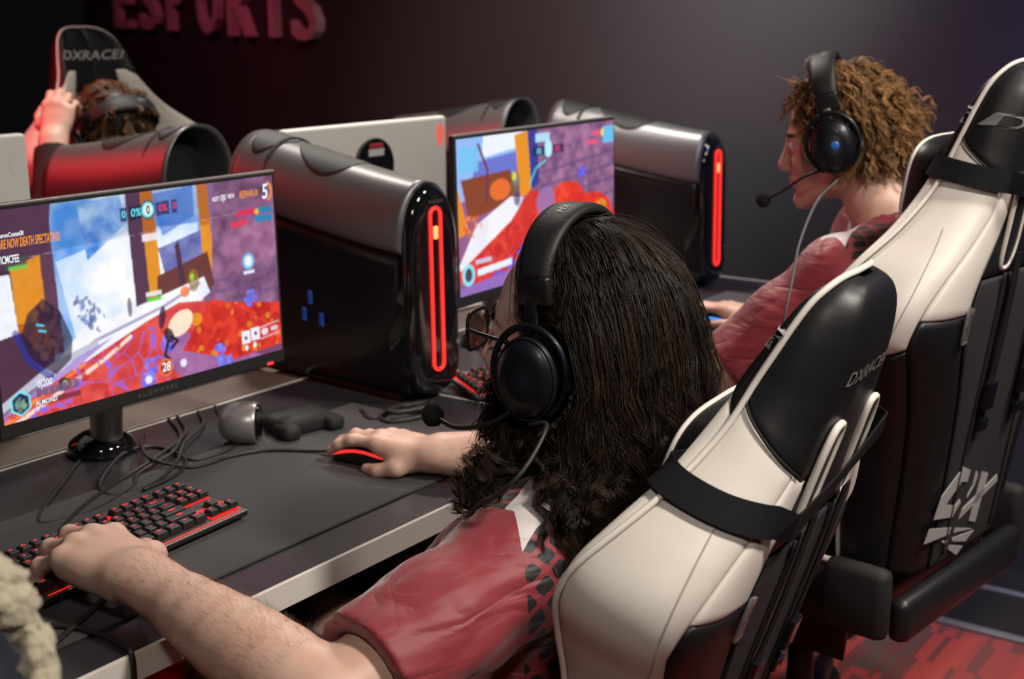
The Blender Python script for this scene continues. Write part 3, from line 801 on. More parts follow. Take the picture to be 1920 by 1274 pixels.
class Pic:
    def __init__(s, w, h): s.w, s.h = w, h; s.A = np.zeros((h, w, 3)); s.y, s.x = np.mgrid[0:h, 0:w]; s.x = (s.x + .5) / w; s.y = (s.y + .5) / h
    def m_poly(s, P):
        x, y = s.x, s.y; m = np.zeros(x.shape, bool); n = len(P)
        for i in range(n):
            (x1, y1), (x2, y2) = P[i], P[(i + 1) % n]
            if y1 == y2: continue
            c = ((y1 > y) != (y2 > y)) & (x < (x2 - x1) * (y - y1) / (y2 - y1) + x1); m ^= c
        return m
    def m_ell(s, cx, cy, rx, ry, rot=0.):
        dx, dy = (s.x - cx) * 16 / 9, s.y - cy; c, q = math.cos(rot), math.sin(rot)
        return ((dx * c + dy * q) / (rx * 16 / 9)) ** 2 + ((-dx * q + dy * c) / ry) ** 2 < 1
    def fill(s, m, col, a=1.):
        c = np.array(srgb(*col)[:3]); k = np.asarray(m, float)[..., None] * a if not isinstance(m, bool) else a
        s.A = s.A * (1 - k) + c * k
    def tint(s, m, n, c1, c2):
        a = np.array(srgb(*c1)[:3]); b = np.array(srgb(*c2)[:3]); col = a + (b - a) * np.clip(n, 0, 1)[..., None]
        s.A = np.where(np.asarray(m)[..., None], col, s.A)
    def line(s, pts, wd, col, a=1.):
        d = np.full(s.x.shape, 9.)
        for (x1, y1), (x2, y2) in zip(pts, pts[1:]):
            X, Y = (s.x - x1) * 16 / 9, s.y - y1; bx, by = (x2 - x1) * 16 / 9, y2 - y1; t = np.clip((X * bx + Y * by) / (bx * bx + by * by + 1e-9), 0, 1)
            d = np.minimum(d, np.hypot(X - t * bx, Y - t * by))
        s.fill(np.clip((wd - d) / .003, 0, 1), col, a)
    def blur(s, n=1):
        for _ in range(n):
            A = s.A; P = np.pad(A, ((1, 1), (1, 1), (0, 0)), 'edge'); s.A = (P[:-2, 1:-1] + P[2:, 1:-1] + P[1:-1, :-2] + P[1:-1, 2:] + 2 * A) / 6

def flowers(p, m, seed, dens, c1, c2, size=.02, squash=.6):
    r = np.random.default_rng(seed); ys, xs = np.nonzero(m)
    for k in range(dens):
        i = r.integers(len(ys)); cx, cy = xs[i] / p.w, ys[i] / p.h; t = r.random(); z = size * (.5 + r.random())
        col = tuple(c1[q] + (c2[q] - c1[q]) * t for q in range(3)); p.fill(p.m_ell(cx, cy, z * .62, z * squash * (.7 + r.random() * .6), r.random() * 3) & m, col, .75)

def picture_front():
    p = Pic(520, 292); n1 = vnoise(292, 520, 5, 8, 1); n2 = vnoise(292, 520, 14, 24, 2)
    p.fill(True, (120, 70, 110))
    # sky and snow through the opening
    m = p.m_poly([(.17, 0), (.70, 0), (.70, .62), (.17, .80)]); p.tint(m, (n1 - .3) * 2.2, (70, 150, 235), (225, 240, 255))
    m = p.m_poly([(.20, .28), (.47, .18), (.69, .20), (.69, .62), (.25, .75)]); p.tint(m, (n1 - .35) * 2.5, (200, 225, 255), (255, 255, 255))
    m = p.m_poly([(.28, .02), (.42, .0), (.44, .14), (.30, .30)]); p.tint(m, n2 * 1.5 - .3, (60, 130, 225), (190, 225, 255))
    p.fill(p.m_poly([(.52, .02), (.68, .0), (.68, .16), (.56, .24)]), (50, 115, 215), .7)
    # dark and glowing wooden posts
    for x0, x1, y1, c, g in ((.0, .06, .75, (70, 40, 62), 0), (.06, .15, .72, (190, 100, 30), 1), (.15, .19, .72, (96, 62, 84), 0), (.44, .50, .64, (88, 58, 84), 0), (.49, .535, .64, (196, 112, 30), 1), (.695, .735, .60, (205, 118, 30), 1), (.735, .80, .58, (150, 112, 160), 0)):
        m = p.m_poly([(x0, 0), (x1, 0), (x1 + .01, y1), (x0 + .01, y1)]); p.fill(m, c)
        if g: p.fill(m & (np.abs(p.y - .38) < .16), (250, 170, 50), .55)
    p.fill(p.m_poly([(0, 0), (.20, 0), (.18, .22), (0, .30)]), (88, 54, 78))
    p.fill(p.m_poly([(0, .30), (.06, .30), (.07, .60), (0, .64)]), (240, 245, 255))
    # mauve rock wall to the right
    m = p.m_poly([(.76, 0), (1, 0), (1, .86), (.66, .70), (.73, .50)]); p.tint(m, n2 * 1.6 - .3, (96, 62, 96), (168, 118, 158))
    m = p.m_poly([(.80, .18), (1, .10), (1, .45), (.79, .50)]); p.tint(m, n2 * 1.6 - .3, (120, 74, 110), (176, 120, 160))
    for k, y0 in enumerate((.52, .58, .64)): p.line([(.72, y0), (.86, y0 + .02), (1, y0 - .02)], .012, (120, 84, 132), .7)
    m = p.m_poly([(.54, .30), (.70, .24), (.70, .40), (.56, .46)]); p.tint(m, n2, (70, 70, 150), (150, 160, 215))
    p.fill(p.m_poly([(.53, .44), (.72, .36), (.74, .55), (.52, .62)]), (110, 60, 60)); p.fill(p.m_poly([(.60, .30), (.615, .27), (.63, .50), (.61, .52)]), (80, 50, 70))
    # snow path
    m = p.m_poly([(.06, .98), (.20, .72), (.27, .62), (.42, .585), (.70, .49), (.72, .58), (.60, .68), (.46, .76), (.30, .88), (.14, .99)]); p.tint(m, n1 * 1.4, (215, 215, 250), (255, 255, 255))
    p.line([(.10, .86), (.30, .70), (.55, .60), (.68, .52)], .010, (150, 140, 190), .8)
    # left stone plinth and ledge
    p.fill(p.m_poly([(0, .60), (.08, .58), (.17, .80), (0, .90)]), (82, 50, 70)); p.line([(0, .92), (.16, .78), (.30, .72)], .022, (196, 196, 214)); p.line([(0, .955), (.16, .82)], .010, (130, 120, 150))
    # red petal field, mauve path, deep red flower bank
    m = p.m_poly([(0, 1.0), (.0, .98), (.22, .82), (.48, .66), (.60, .60), (.70, .62), (.80, .80), (.80, 1.0)]); p.tint(m, n2 * 1.8 - .4, (205, 58, 62), (238, 92, 84))
    p.fill(p.m_poly([(0, .96), (.24, .76), (.36, .70), (.20, .84), (0, 1.0)]), (170, 140, 215), .9)
    p.line([(-.02, 1.02), (.12, .90), (.26, .80)], .012, (255, 140, 60)); p.line([(0, 1.03), (.16, .92), (.33, .80), (.42, .72)], .012, (255, 235, 220), .9); p.line([(-.02, .99), (.10, .90), (.22, .82)], .006, (230, 60, 40))
    r = np.random.default_rng(4)
    pts = np.stack([r.random(34) * .80, .70 + r.random(34) * .32], 1)                 # cells outlined in lilac
    d = np.sqrt(((p.x[..., None] - pts[:, 0]) * 1.5) ** 2 + ((p.y[..., None] - pts[:, 1]) * 1.0) ** 2); ds = np.sort(d, -1); e = ds[..., 1] - ds[..., 0]
    fld = m & (p.y > .70 + .25 * (.5 - p.x).clip(0)); p.fill(fld & (e < .0045), (150, 108, 220), .7); p.fill(fld & (e < .016) & (n2 > .60), (120, 110, 245), .8)
    flowers(p, fld & (e > .02), 5, 70, (190, 40, 44), (225, 70, 60), .018)
    m = p.m_poly([(.52, .86), (.60, .74), (.66, .82), (.95, 1.02), (.60, 1.02), (.56, .94)]); p.tint(m, n2 * 1.5 - .2, (140, 88, 150), (176, 116, 170))
    m = p.m_poly([(.60, .86), (.72, .62), (.80, .66), (1, .72), (1, .96), (.80, .98)]); p.tint(m, n2 * 1.8 - .4, (190, 30, 36), (238, 60, 44)); flowers(p, m, 6, 240, (180, 24, 30), (244, 74, 48), .028, .9)
    flowers(p, m, 7, 26, (220, 110, 30), (240, 150, 50), .016, .9)
    p.fill(p.m_ell(.66, .71, .022, .035), (240, 150, 40), .9)
    for cx, cy in ((.485, .90), (.74, .92), (.76, .97), (.55, .80), (.88, .66), (.47, .97)): flowers(p, p.m_ell(cx, cy, .028, .05), int(cx * 100), 14, (84, 92, 225), (140, 150, 255), .02)
    p.fill(p.m_ell(.60, .71, .05, .06, -.5), (255, 240, 215), .9)
    # soft generic shapes of things moving in the scene
    p.fill(p.m_poly([(.10, .50), (.15, .44), (.20, .52), (.23, .66), (.22, .76), (.17, .82), (.11, .74), (.07, .62)]), (36, 24, 52), .8); p.line([(.06, .58), (.09, .72), (.15, .82)], .018, (34, 50, 150), .7); flowers(p, p.m_ell(.15, .60, .06, .14), 77, 40, (40, 26, 60), (100, 66, 70), .022); p.line([(.125, .56), (.145, .57)], .006, (80, 220, 250)); p.line([(.13, .59), (.15, .60)], .006, (80, 220, 250))
    for sx, sy in ((.29, .55), (.31, .60), (.27, .52)): flowers(p, p.m_ell(sx, sy, .03, .07), int(sx * 99), 12, (50, 70, 130), (150, 170, 220), .016)
    p.fill(p.m_ell(.425, .57, .008, .05), (96, 66, 110), .8); p.fill(p.m_ell(.66, .50, .02, .06), (150, 120, 40), .75); p.fill(p.m_ell(.655, .48, .008, .02), (150, 220, 70), .9); p.fill(p.m_ell(.625, .55, .018, .03), (250, 130, 70), .9)
    p.fill(p.m_ell(.535, .66, .012, .06, .2), (60, 34, 62), .9); p.fill(p.m_ell(.555, .76, .016, .045, -.5), (44, 26, 44), .9); p.line([(.55, .79), (.535, .86), (.55, .885)], .010, (40, 24, 40)); p.line([(.565, .77), (.585, .80), (.56, .83)], .010, (40, 24, 40))
    p.fill(p.m_ell(.19, .875, .020, .032), (40, 36, 60)); p.fill(p.m_ell(.193, .872, .009, .016), (190, 200, 60))
    # overlay marks
    p.fill(p.m_poly([(0, .0), (1, .0), (1, .17), (0, .245)]) & (p.y > 0), (60, 40, 70), .22)
    p.line([(0, .245), (1, .168)], .0016, (235, 225, 255), .8)
    p.fill(p.m_ell(.515, .095, .026, .048), (20, 70, 90)); p.fill(p.m_ell(.515, .095, .022, .040), (120, 230, 240)); p.fill(p.m_ell(.515, .095, .016, .030), (235, 245, 250))
    for x0, x1, c in ((.42, .44, (20, 50, 80)), (.45, .493, (18, 34, 60)), (.545, .59, (50, 34, 70)), (.60, .62, (50, 34, 80))): p.fill((p.x > x0) & (p.x < x1) & (np.abs(p.y - .10 + (p.x - .5) * .04) < .034), c, .85)
    p.fill((p.x > .487) & (p.x < .55) & (np.abs(p.y - .235) < .02), (245, 240, 245), .85); p.fill((p.x > .485) & (p.x < .54) & (np.abs(p.y - .525) < .012), (240, 240, 235), .9); p.fill((p.x > .487) & (p.x < .538) & (np.abs(p.y - .555) < .010), (90, 220, 60), .95)
    p.fill((p.x > .05) & (p.x < .115) & (np.abs(p.y - .255) < .03), (70, 80, 80), .8); p.fill((p.x > .06) & (p.x < .115) & (np.abs(p.y - .275) < .008), (110, 210, 80), .9)
    p.fill((p.x > .845) & (p.x < .925) & (np.abs(p.y - .185 + (p.x - .9) * .1) < .016), (215, 50, 92)); p.fill((p.x > .82) & (p.x < .885) & (np.abs(p.y - .24 + (p.x - .86) * .1) < .016), (225, 60, 90)); p.fill((p.x > .935) & (p.x < .99) & (np.abs(p.y - .185) < .018), (40, 130, 175)); p.fill((p.x > .92) & (p.x < .99) & (np.abs(p.y - .232) < .018), (45, 135, 180)); p.fill(p.m_ell(.926, .19, .009, .016), (245, 190, 60))
    p.fill(p.m_ell(.978, .085, .018, .052) & ~p.m_ell(.974, .085, .014, .042) & (p.x > .974), (250, 150, 50))
    p.fill(p.m_ell(.88, .455, .024, .046), (120, 190, 250)); p.fill(p.m_ell(.88, .455, .015, .030), (235, 248, 255)); p.fill((np.abs(p.x - .88) < .022) & (np.abs(p.y - .515) < .008), (235, 235, 250))
    p.fill((p.x > .832) & (p.x < .868) & (np.abs(p.y - .875) < .036), (245, 242, 248)); p.fill((p.x > .872) & (p.x < .908) & (np.abs(p.y - .867) < .036), (245, 242, 248)); p.fill(p.m_ell(.85, .88, .006, .012), (80, 60, 80)); p.fill(p.m_ell(.89, .866, .006, .012), (80, 60, 80))
    for cx, cy in ((.85, .935), (.885, .93)): p.fill(p.m_ell(cx, cy, .007, .016), (240, 240, 245))
    p.fill(p.m_ell(.93, .868, .014, .02), (235, 225, 235)); p.line([(.912, .84), (.99, .825)], .004, (240, 220, 240)); p.line([(.912, .905), (.99, .89)], .004, (240, 220, 240)); p.fill((p.x > .955) & (p.x < .985) & (np.abs(p.y - .862) < .012), (220, 215, 230), .9)
    p.fill(p.m_ell(.535, .925, .026, .046), (245, 130, 50)); p.fill(p.m_ell(.535, .925, .021, .037), (180, 50, 50)); p.fill(p.m_ell(.60, .925, .012, .022), (235, 235, 250)); p.fill(p.m_ell(.47, .965, .013, .022), (235, 235, 250))
    hx = [(.055 + .034 * math.sin(q) , .915 + .062 * math.cos(q)) for q in np.linspace(0, 2 * PI, 7)[:-1]]
    p.fill(p.m_poly(hx), (130, 235, 250)); p.fill(p.m_poly([(.055 + (a - .055) * .84, .915 + (b - .915) * .84) for a, b in hx]), (30, 44, 80)); flowers(p, p.m_ell(.055, .92, .018, .035), 31, 16, (60, 90, 110), (170, 210, 160), .012)
    for k in range(7): p.fill((p.x > .103 + k * .0195) & (p.x < .1205 + k * .0195) & (np.abs(p.y - .885 + (p.x - .16) * .02) < .020), (118, 92, 130), .95)
    p.fill((p.x > .103) & (p.x < .24) & (np.abs(p.y - .935) < .014), (120, 44, 66), .9)
    p.A = p.A * (.93 + .14 * vnoise(292, 520, 30, 52, 9, 2))[..., None]; p.blur(2); return p

def picture_far():
    p = Pic(420, 236); n1 = vnoise(236, 420, 5, 8, 21); n2 = vnoise(236, 420, 14, 24, 22)
    p.fill(True, (150, 96, 140)); m = p.x > .45; p.tint(m, n2 * 1.6 - .3, (112, 78, 120), (178, 124, 160))
    for k in range(5): p.line([(.5, .30 + k * .09), (.75, .26 + k * .10), (1, .22 + k * .10)], .014, (104, 76, 128), .6)
    p.fill(p.m_poly([(0, 0), (.45, 0), (.45, .34), (0, .40)]), (150, 190, 245)); p.fill(p.m_poly([(.15, .0), (.38, .0), (.36, .10), (.14, .14)]), (240, 246, 255))
    p.fill(p.m_poly([(.10, .16), (.40, .12), (.40, .28), (.08, .30)]), (100, 92, 200), .8)
    p.fill(p.m_poly([(0, .0), (.0, .30), (.06, .60), (0, .62)]), (236, 140, 50)); p.fill(p.m_poly([(.02, .26), (.30, .24), (.34, .44), (.06, .52)]), (140, 70, 44))
    p.line([(.12, .05), (.17, .22), (.16, .42)], .012, (110, 60, 84)); p.fill(p.m_poly([(.33, .02), (.41, .0), (.43, .42), (.36, .44)]), (236, 150, 40)); p.fill(p.m_poly([(.41, 0), (.47, 0), (.48, .36), (.43, .40)]), (60, 64, 150))
    p.fill(p.m_ell(.24, .36, .06, .07), (245, 120, 50), .85)
    m = p.m_poly([(0, .80), (.10, .56), (.30, .42), (.38, .44), (.30, .60), (.02, .92)]); p.tint(m, n1 * 1.4, (230, 225, 245), (255, 255, 255))
    m = p.m_poly([(0, .84), (.30, .58), (.42, .40), (.56, .46), (.60, .62), (.80, .60), (1, .66), (1, .97), (.20, 1.0), (0, .90)]); p.tint(m, n2 * 1.8 - .4, (204, 44, 46), (240, 74, 62)); flowers(p, m, 23, 260, (196, 36, 40), (246, 84, 62), .036, .9)
    m = p.m_ell(.66, .52, .12, .13) | p.m_ell(.82, .66, .16, .16); p.tint(m, n2 * 1.6 - .3, (220, 44, 36), (246, 76, 54)); flowers(p, m, 24, 80, (214, 36, 34), (248, 84, 58), .036, .9)
    p.fill(p.m_ell(.52, .50, .06, .10), (160, 118, 176), .9)
    for cx, cy in ((.45, .74), (.40, .82), (.90, .62), (.88, .76)): flowers(p, p.m_ell(cx, cy, .045, .06), int(cx * 77), 20, (214, 130, 30), (240, 160, 50), .02, .9)
    for cx, cy in ((.30, .86), (.36, .80), (.54, .74), (.76, .34), (.22, .92), (.62, .80)): flowers(p, p.m_ell(cx, cy, .035, .045), int(cx * 91), 14, (70, 70, 220), (130, 120, 245), .02)
    p.fill(p.m_poly([(0, .95), (.3, .90), (.6, .96), (1, .94), (1, 1), (0, 1)]), (150, 110, 190))
    p.fill(p.m_ell(.33, .34, .028, .09), (120, 100, 70), .8); p.fill(p.m_ell(.325, .29, .014, .03), (220, 220, 70)); p.fill(p.m_ell(.34, .44, .02, .05), (90, 60, 130), .8)
    flowers(p, p.m_ell(.08, .56, .05, .08), 40, 26, (230, 60, 50), (250, 170, 90), .016)
    p.fill((p.x > .01) & (p.x < .12) & (p.y > .06) & (p.y < .22), (120, 200, 245), .8); p.fill((p.x > .46) & (p.x < .55) & (np.abs(p.y - .06) < .03), (180, 225, 250))
    p.fill(p.m_ell(.54, .14, .025, .06), (190, 240, 255)); p.fill((p.x > .44) & (p.x < .52) & (np.abs(p.y - .15) < .03), (30, 40, 90), .9); p.fill((p.x > .57) & (p.x < .64) & (np.abs(p.y - .15) < .03), (70, 34, 80), .9); p.line([(.42, .36), (.46, .26), (.52, .22)], .008, (90, 220, 230))
    p.fill((p.x > .84) & (p.x < .92) & (np.abs(p.y - .08) < .018), (240, 90, 130)); p.fill((p.x > .80) & (p.x < .88) & (np.abs(p.y - .14) < .018), (240, 90, 130)); p.fill((p.x > .92) & (p.x < 1) & (np.abs(p.y - .10) < .06), (110, 195, 240)); p.fill(p.m_ell(.915, .08, .01, .03), (250, 220, 90))
    p.fill(p.m_ell(.05, .87, .035, .07), (150, 230, 250)); p.fill(p.m_ell(.05, .87, .02, .045), (70, 70, 90)); p.fill((p.x > .10) & (p.x < .30) & (np.abs(p.y - .86 + (p.x - .2) * .1) < .022), (235, 245, 255)); p.fill((p.x > .09) & (p.x < .18) & (np.abs(p.y - .80) < .014), (200, 220, 250), .8)
    p.blur(2); return p

def screen_material():
    m = bpy.data.materials.new('screen_glow'); m.use_nodes = True; nt = m.node_tree; b = nt.nodes['Principled BSDF']
    a = nt.nodes.new('ShaderNodeAttribute'); a.attribute_name = 'shown'
    b.inputs['Base Color'].default_value = (.004, .004, .004, 1); b.inputs['Roughness'].default_value = .35
    nt.links.new(a.outputs['Color'], b.inputs['Emission Color']); b.inputs['Emission Strength'].default_value = 1.0
    return m
M['screen'] = screen_material()
M['hud_white'] = mat('screen_white', (0, 0, 0, 1), .4, emit=(.92, .94, 1, 1), estr=1.0)
M['hud_orange'] = mat('screen_orange', (0, 0, 0, 1), .4, emit=(.95, .33, .04, 1), estr=1.0)
M['hud_cyan'] = mat('screen_cyan', (0, 0, 0, 1), .4, emit=(.15, .7, .85, 1), estr=1.0)
M['hud_pink'] = mat('screen_pink', (0, 0, 0, 1), .4, emit=(.8, .06, .2, 1), estr=1.0)

# ================================================================ MONITORS (local: screen faces -y, x right as the player sees it, origin on the desk)
def monitor(label, loc, rz, W_, H_, zb, pic, texts, tilt=0.):
    t = thing('monitor', label, 'monitor', loc, rz, 'slim gaming monitors')
    Rt = Rx(-tilt); piv = np.array([0, 0, zb])
    T_ = lambda vf: ((np.asarray(vf[0]) - piv) @ Rt.T + piv, vf[1])
    fr = join(box((0, .006, zb + H_ / 2), (W_, .012, H_), .003), box((0, .022, zb + H_ * .48), (W_ * .8, .03, H_ * .7), .012))
    obj('casing', T_(fr), M['blackmatt'], t, smooth=False)
    obj('top_edge', T_(box((0, .005, zb + H_ - .0005), (W_ - .002, .012, .004), .001)), M['silver'], t, smooth=False)
    bz, bb = .007, .022; sw, sh = W_ - 2 * bz, H_ - bz - bb
    nx, ny = pic.w, pic.h
    xs = np.linspace(-sw / 2, sw / 2, nx); zs = np.linspace(zb + bb + sh, zb + bb, ny)
    X, Z = np.meshgrid(xs, zs); V = np.stack([X, X * 0 - .0008, Z], -1).reshape(-1, 3)
    i, j = np.meshgrid(np.arange(ny - 1), np.arange(nx - 1), indexing='ij'); i = i.ravel(); j = j.ravel()
    F = np.stack([i * nx + j, (i + 1) * nx + j, (i + 1) * nx + j + 1, i * nx + j + 1], 1)
    col = np.concatenate([pic.A.reshape(-1, 3), np.ones((nx * ny, 1))], 1)
    sc = obj('screen', T_((V, F)), M['screen'], t, smooth=False, attrs={'shown': col})
    for s, u, v, size, mm, sx, shear in texts:
        tm = text_mesh(s, size, shear=shear, bold=.02 * size, sx=sx)
        obj('screen_text', T_(place(tm, ((u - .5) * sw, -.0014, zb + bb + (1 - v) * sh), (1, 0, 0), (0, 0, 1))), M[mm], sc, smooth=False)
    tm = text_mesh('ALIENWARE', .011, spacing=1.4); obj('bezel_name', T_(place(tm, (0, -.0006, zb + .011), (1, 0, 0), (0, 0, 1))), M['textgrey'], t, smooth=False)
    obj('power_light', T_(box((W_ * .435, .0005, zb + .003), (.014, .006, .005), .002)), M['red'], t)
    # stand: neck, hub and two splayed feet
    obj('stand_neck', tube(cr([(0, .045, zb + H_ * .5), (0, .085, zb + H_ * .3), (0, .125, .10), (0, .135, .02)], 20), [.026] * 20, 12), M['silver'], t)
    obj('stand_hub', lathe([(0, 0), (.052, 0), (.056, .006), (.050, .022), (.03, .034), (0, .036)], 28, (0, .15, 0)), M['gloss'], t)
    return t
HUD1 = [('YOU ARE NOW DEATH SPECTATING:', .112, .160, .0180, 'hud_orange', .385, .25), ('AaronCoates08', .075, .118, .009, 'hud_white', .7, 0), ('SLAVICMCFEE', .050, .232, .0150, 'hud_white', .50, 0), ('0', .43, .102, .015, 'hud_cyan', 1, 0), ('0%', .472, .10, .017, 'hud_cyan', 1, .1),
        ('0%', .567, .095, .015, 'hud_pink', 1, .1), ('0', .61, .092, .015, 'hud_pink', 1, 0), ('NEXT', .766, .090, .010, 'hud_white', .62, .1), ('0|0', .795, .088, .014, 'hud_white', .62, .1), ('VIEW', .826, .085, .010, 'hud_white', .62, .1), ('RESPAWN IN', .898, .086, .016, 'hud_orange', .44, .25), ('5', .965, .088, .034, 'hud_white', .85, .1),
        ('28', .535, .925, .020, 'hud_white', .85, .1), ('0|200', .13, .845, .014, 'hud_white', .8, .1), ('ALMOND', .130, .935, .0095, 'hud_white', .9, .15), ('0', .515, .096, .018, 'blackmatt', .8, 0)]
MON1 = monitor('large lit monitor at left showing a red-flower battle game and spectating text', (1.3165, 1.60, DZ), 0., .556, .327, .118, picture_front(), HUD1, math.radians(1.5))
MON2 = monitor('lit game monitor between the long-haired player and the far tower', (2.282, 1.525, DZ), math.radians(2), .618, .328, .152, picture_far(), [('0%', .48, .15, .016, 'hud_cyan', 1, 0), ('0%', .60, .15, .016, 'hud_pink', 1, 0)], math.radians(1.5))

def back_monitor(label, loc, zb, mount):
    t = thing('monitor', label, 'monitor', loc, 0., 'slim gaming monitors')
    W_, H_ = .545, .32
    obj('casing', box((0, .012, zb + H_ / 2), (W_, .024, H_), .008, 3), M['whiteback'], t)
    obj('front_panel', box((0, .027, zb + H_ / 2), (W_ - .002, .01, H_ - .002), .002), M['blackmatt'], t, smooth=False)
    a = np.linspace(0, 2 * PI, 40, endpoint=False)
    ex = .0145 * np.sin(a) * (1 + .25 * np.cos(a)); ez = .027 * np.cos(a)
    al = prism(list(zip(ex, ez)), (W_ / 2 - .026, -.0005, zb + H_ - .044), (1, 0, 0), (0, 0, 1), (0, 1, 0), .003)
    hd = obj('head_emblem', al, M['alien_red'] if mount else M['alien_pale'], t, smooth=False)
    mt = lathe([(0, 0), (.060, 0), (.062, .004), (.062, .012), (0, .012)], 36, ax=1); mt = (mt[0] * np.array([1, -1, 1]) + np.array([0, .001, zb + H_ * .70]), mt[1])
    k = obj('stand_mount', mt, M['gloss'], t, sharp=40)
    obj('label_plate', box((0, -.0125, zb + H_ * .70 + .030), (.052, .002, .016), .001), M['textlight'], k, smooth=False)
    obj('label_plate', box((0, -.0125, zb + H_ * .70 + .045), (.046, .002, .010), .001), M['redprint'], k, smooth=False)
    obj('stand_neck', tube([(0, -.012, zb + H_ * .55), (0, -.03, zb + .1), (0, -.03, .06), (0, .02, .012)], [.028, .028, .03, .03], 14), M['whiteback'], t)
    obj('stand_base', box((0, .04, .006), (.22, .17, .012), .005), M['whiteback'], t)
    return t
M['alien_red'] = mat('emblem_lit', (.7, .16, .12, 1), .4, emit=(1, .16, .10, 1), estr=.45)
M['alien_pale'] = mat('emblem_pale', (.66, .65, .62, 1), .3)
M['redprint'] = mat('print_red', (.35, .03, .03, 1), .5)
back_monitor('white rear of a monitor behind the front tower, with a black round mount', (2.275, 1.985, DZ), .147, True)
back_monitor('white rear of a monitor cut off at the left picture edge', (1.118, 1.985, DZ), .183, False)
# ================================================================ PEOPLE
def skin_material(name, base, red, sss=.12):
    m = mat(name, base, .48, spec=.4, bump=(160, .10, .0012), var=(28, red, .42, .72), sss=sss); return m
M['skin'] = skin_material('skin_fair', (.62, .41, .325, 1), (.60, .345, .27, 1))
M['skin2'] = skin_material('skin_pink', (.62, .395, .31, 1), (.58, .32, .25, 1))
M['lips'] = mat('lips', (.40, .13, .12, 1), .4)
M['eye'] = mat('eye_white', (.65, .63, .6, 1), .15, coat=.5)
M['jeans'] = mat('grey_jeans', (.075, .078, .082, 1), .85, bump=(500, .4, .001), var=(14, (.11, .112, .115, 1), .4, .65))
M['darktrouser'] = mat('dark_trousers', (.02, .02, .022, 1), .85, bump=(500, .4, .001))
M['darkshirt'] = mat('dark_shirt', (.018, .012, .014, 1), .8, bump=(400, .3, .001))

def jersey_material():
    m = mat('maroon_jersey', (.225, .026, .036, 1), .50, sheen=.25, spec=.35)
    nt = m.node_tree; b = nt.nodes['Principled BSDF']; N = nt.nodes.new; L = nt.links.new
    def math_(op, a, b_=None, c=None):
        n = N('ShaderNodeMath'); n.operation = op
        for k, q in enumerate((a, b_, c)):
            if q is None: continue
            if isinstance(q, (int, float)): n.inputs[k].default_value = q
            else: L(q, n.inputs[k])
        return n.outputs[0]
    at = N('ShaderNodeAttribute'); at.attribute_name = 'pattern'; sp = N('ShaderNodeSeparateXYZ'); L(at.outputs['Vector'], sp.inputs[0])
    st = N('ShaderNodeAttribute'); st.attribute_name = 'stripe'
    co_ = N('ShaderNodeAttribute'); co_.attribute_name = 'collar'
    fa = math_('ABSOLUTE', math_('SUBTRACT', math_('FRACT', sp.outputs[0]), .5)); fb = math_('ABSOLUTE', math_('SUBTRACT', math_('FRACT', sp.outputs[1]), .5))
    r = math_('ADD', math_('POWER', fa, 5.), math_('POWER', fb, 5.)); sq = math_('LESS_THAN', r, .36 ** 5)
    inside = math_('GREATER_THAN', sp.outputs[2], 0.)
    k = math_('MULTIPLY', sq, inside)
    mx = N('ShaderNodeMix'); mx.data_type = 'RGBA'; L(k, mx.inputs[0]); mx.inputs[6].default_value = (.225, .026, .036, 1); mx.inputs[7].default_value = (.012, .012, .014, 1)
    m2 = N('ShaderNodeMix'); m2.data_type = 'RGBA'; L(math_('GREATER_THAN', st.outputs['Fac'], 0.), m2.inputs[0]); L(mx.outputs[2], m2.inputs[6]); m2.inputs[7].default_value = (.52, .47, .47, 1)
    m3 = N('ShaderNodeMix'); m3.data_type = 'RGBA'; L(math_('GREATER_THAN', co_.outputs['Fac'], 0.), m3.inputs[0]); L(m2.outputs[2], m3.inputs[6]); m3.inputs[7].default_value = (.25, .026, .038, 1)
    L(m3.outputs[2], b.inputs['Base Color'])
    tc = N('ShaderNodeTexCoord'); n1 = N('ShaderNodeTexNoise'); n1.inputs['Scale'].default_value = 900; L(tc.outputs['Object'], n1.inputs['Vector'])
    def crease(rot, scale, detail):      # long soft creases: noise stretched along one direction
        mp = N('ShaderNodeMapping'); mp.inputs['Rotation'].default_value = rot; mp.inputs['Scale'].default_value = scale; L(tc.outputs['Object'], mp.inputs['Vector'])
        t = N('ShaderNodeTexNoise'); t.inputs['Scale'].default_value = 1; t.inputs['Detail'].default_value = detail; t.inputs['Distortion'].default_value = .6; L(mp.outputs['Vector'], t.inputs['Vector'])
        return math_('ABSOLUTE', math_('SUBTRACT', t.outputs['Fac'], .5))
    hgt = math_('ADD', math_('MULTIPLY', crease((.2, .35, .25), (5, 9, 26), 1.5), 1.), math_('MULTIPLY', crease((-.5, .2, -.5), (7, 13, 34), 2.), .55))
    hgt = math_('POWER', math_('MULTIPLY', hgt, 2.), .75)
    b0 = N('ShaderNodeBump'); b0.inputs['Strength'].default_value = .55; b0.inputs['Distance'].default_value = .010; L(hgt, b0.inputs['Height'])
    bp = N('ShaderNodeBump'); bp.inputs['Strength'].default_value = .22; bp.inputs['Distance'].default_value = .0008; L(n1.outputs['Fac'], bp.inputs['Height']); L(b0.outputs['Normal'], bp.inputs['Normal']); L(bp.outputs['Normal'], b.inputs['Normal'])
    return m
M['jersey'] = jersey_material()

def cut(vol, o, n, R, soft=.004):
    """remove what lies beyond the plane (o, n) within the distance R of o"""
    o = np.asarray(o, float); n = nrm(n); sl, X = vol.blk(o - R, o + R)
    if sl is None: return
    dx, dy, dz = X[0] - o[0], X[1] - o[1], X[2] - o[2]
    pl = dx * n[0] + dy * n[1] + dz * n[2]; rr = dx * dx + dy * dy + dz * dz
    vol.D[sl] = np.where(rr < R * R, np.maximum(vol.D[sl], pl.astype(np.float32)), vol.D[sl])

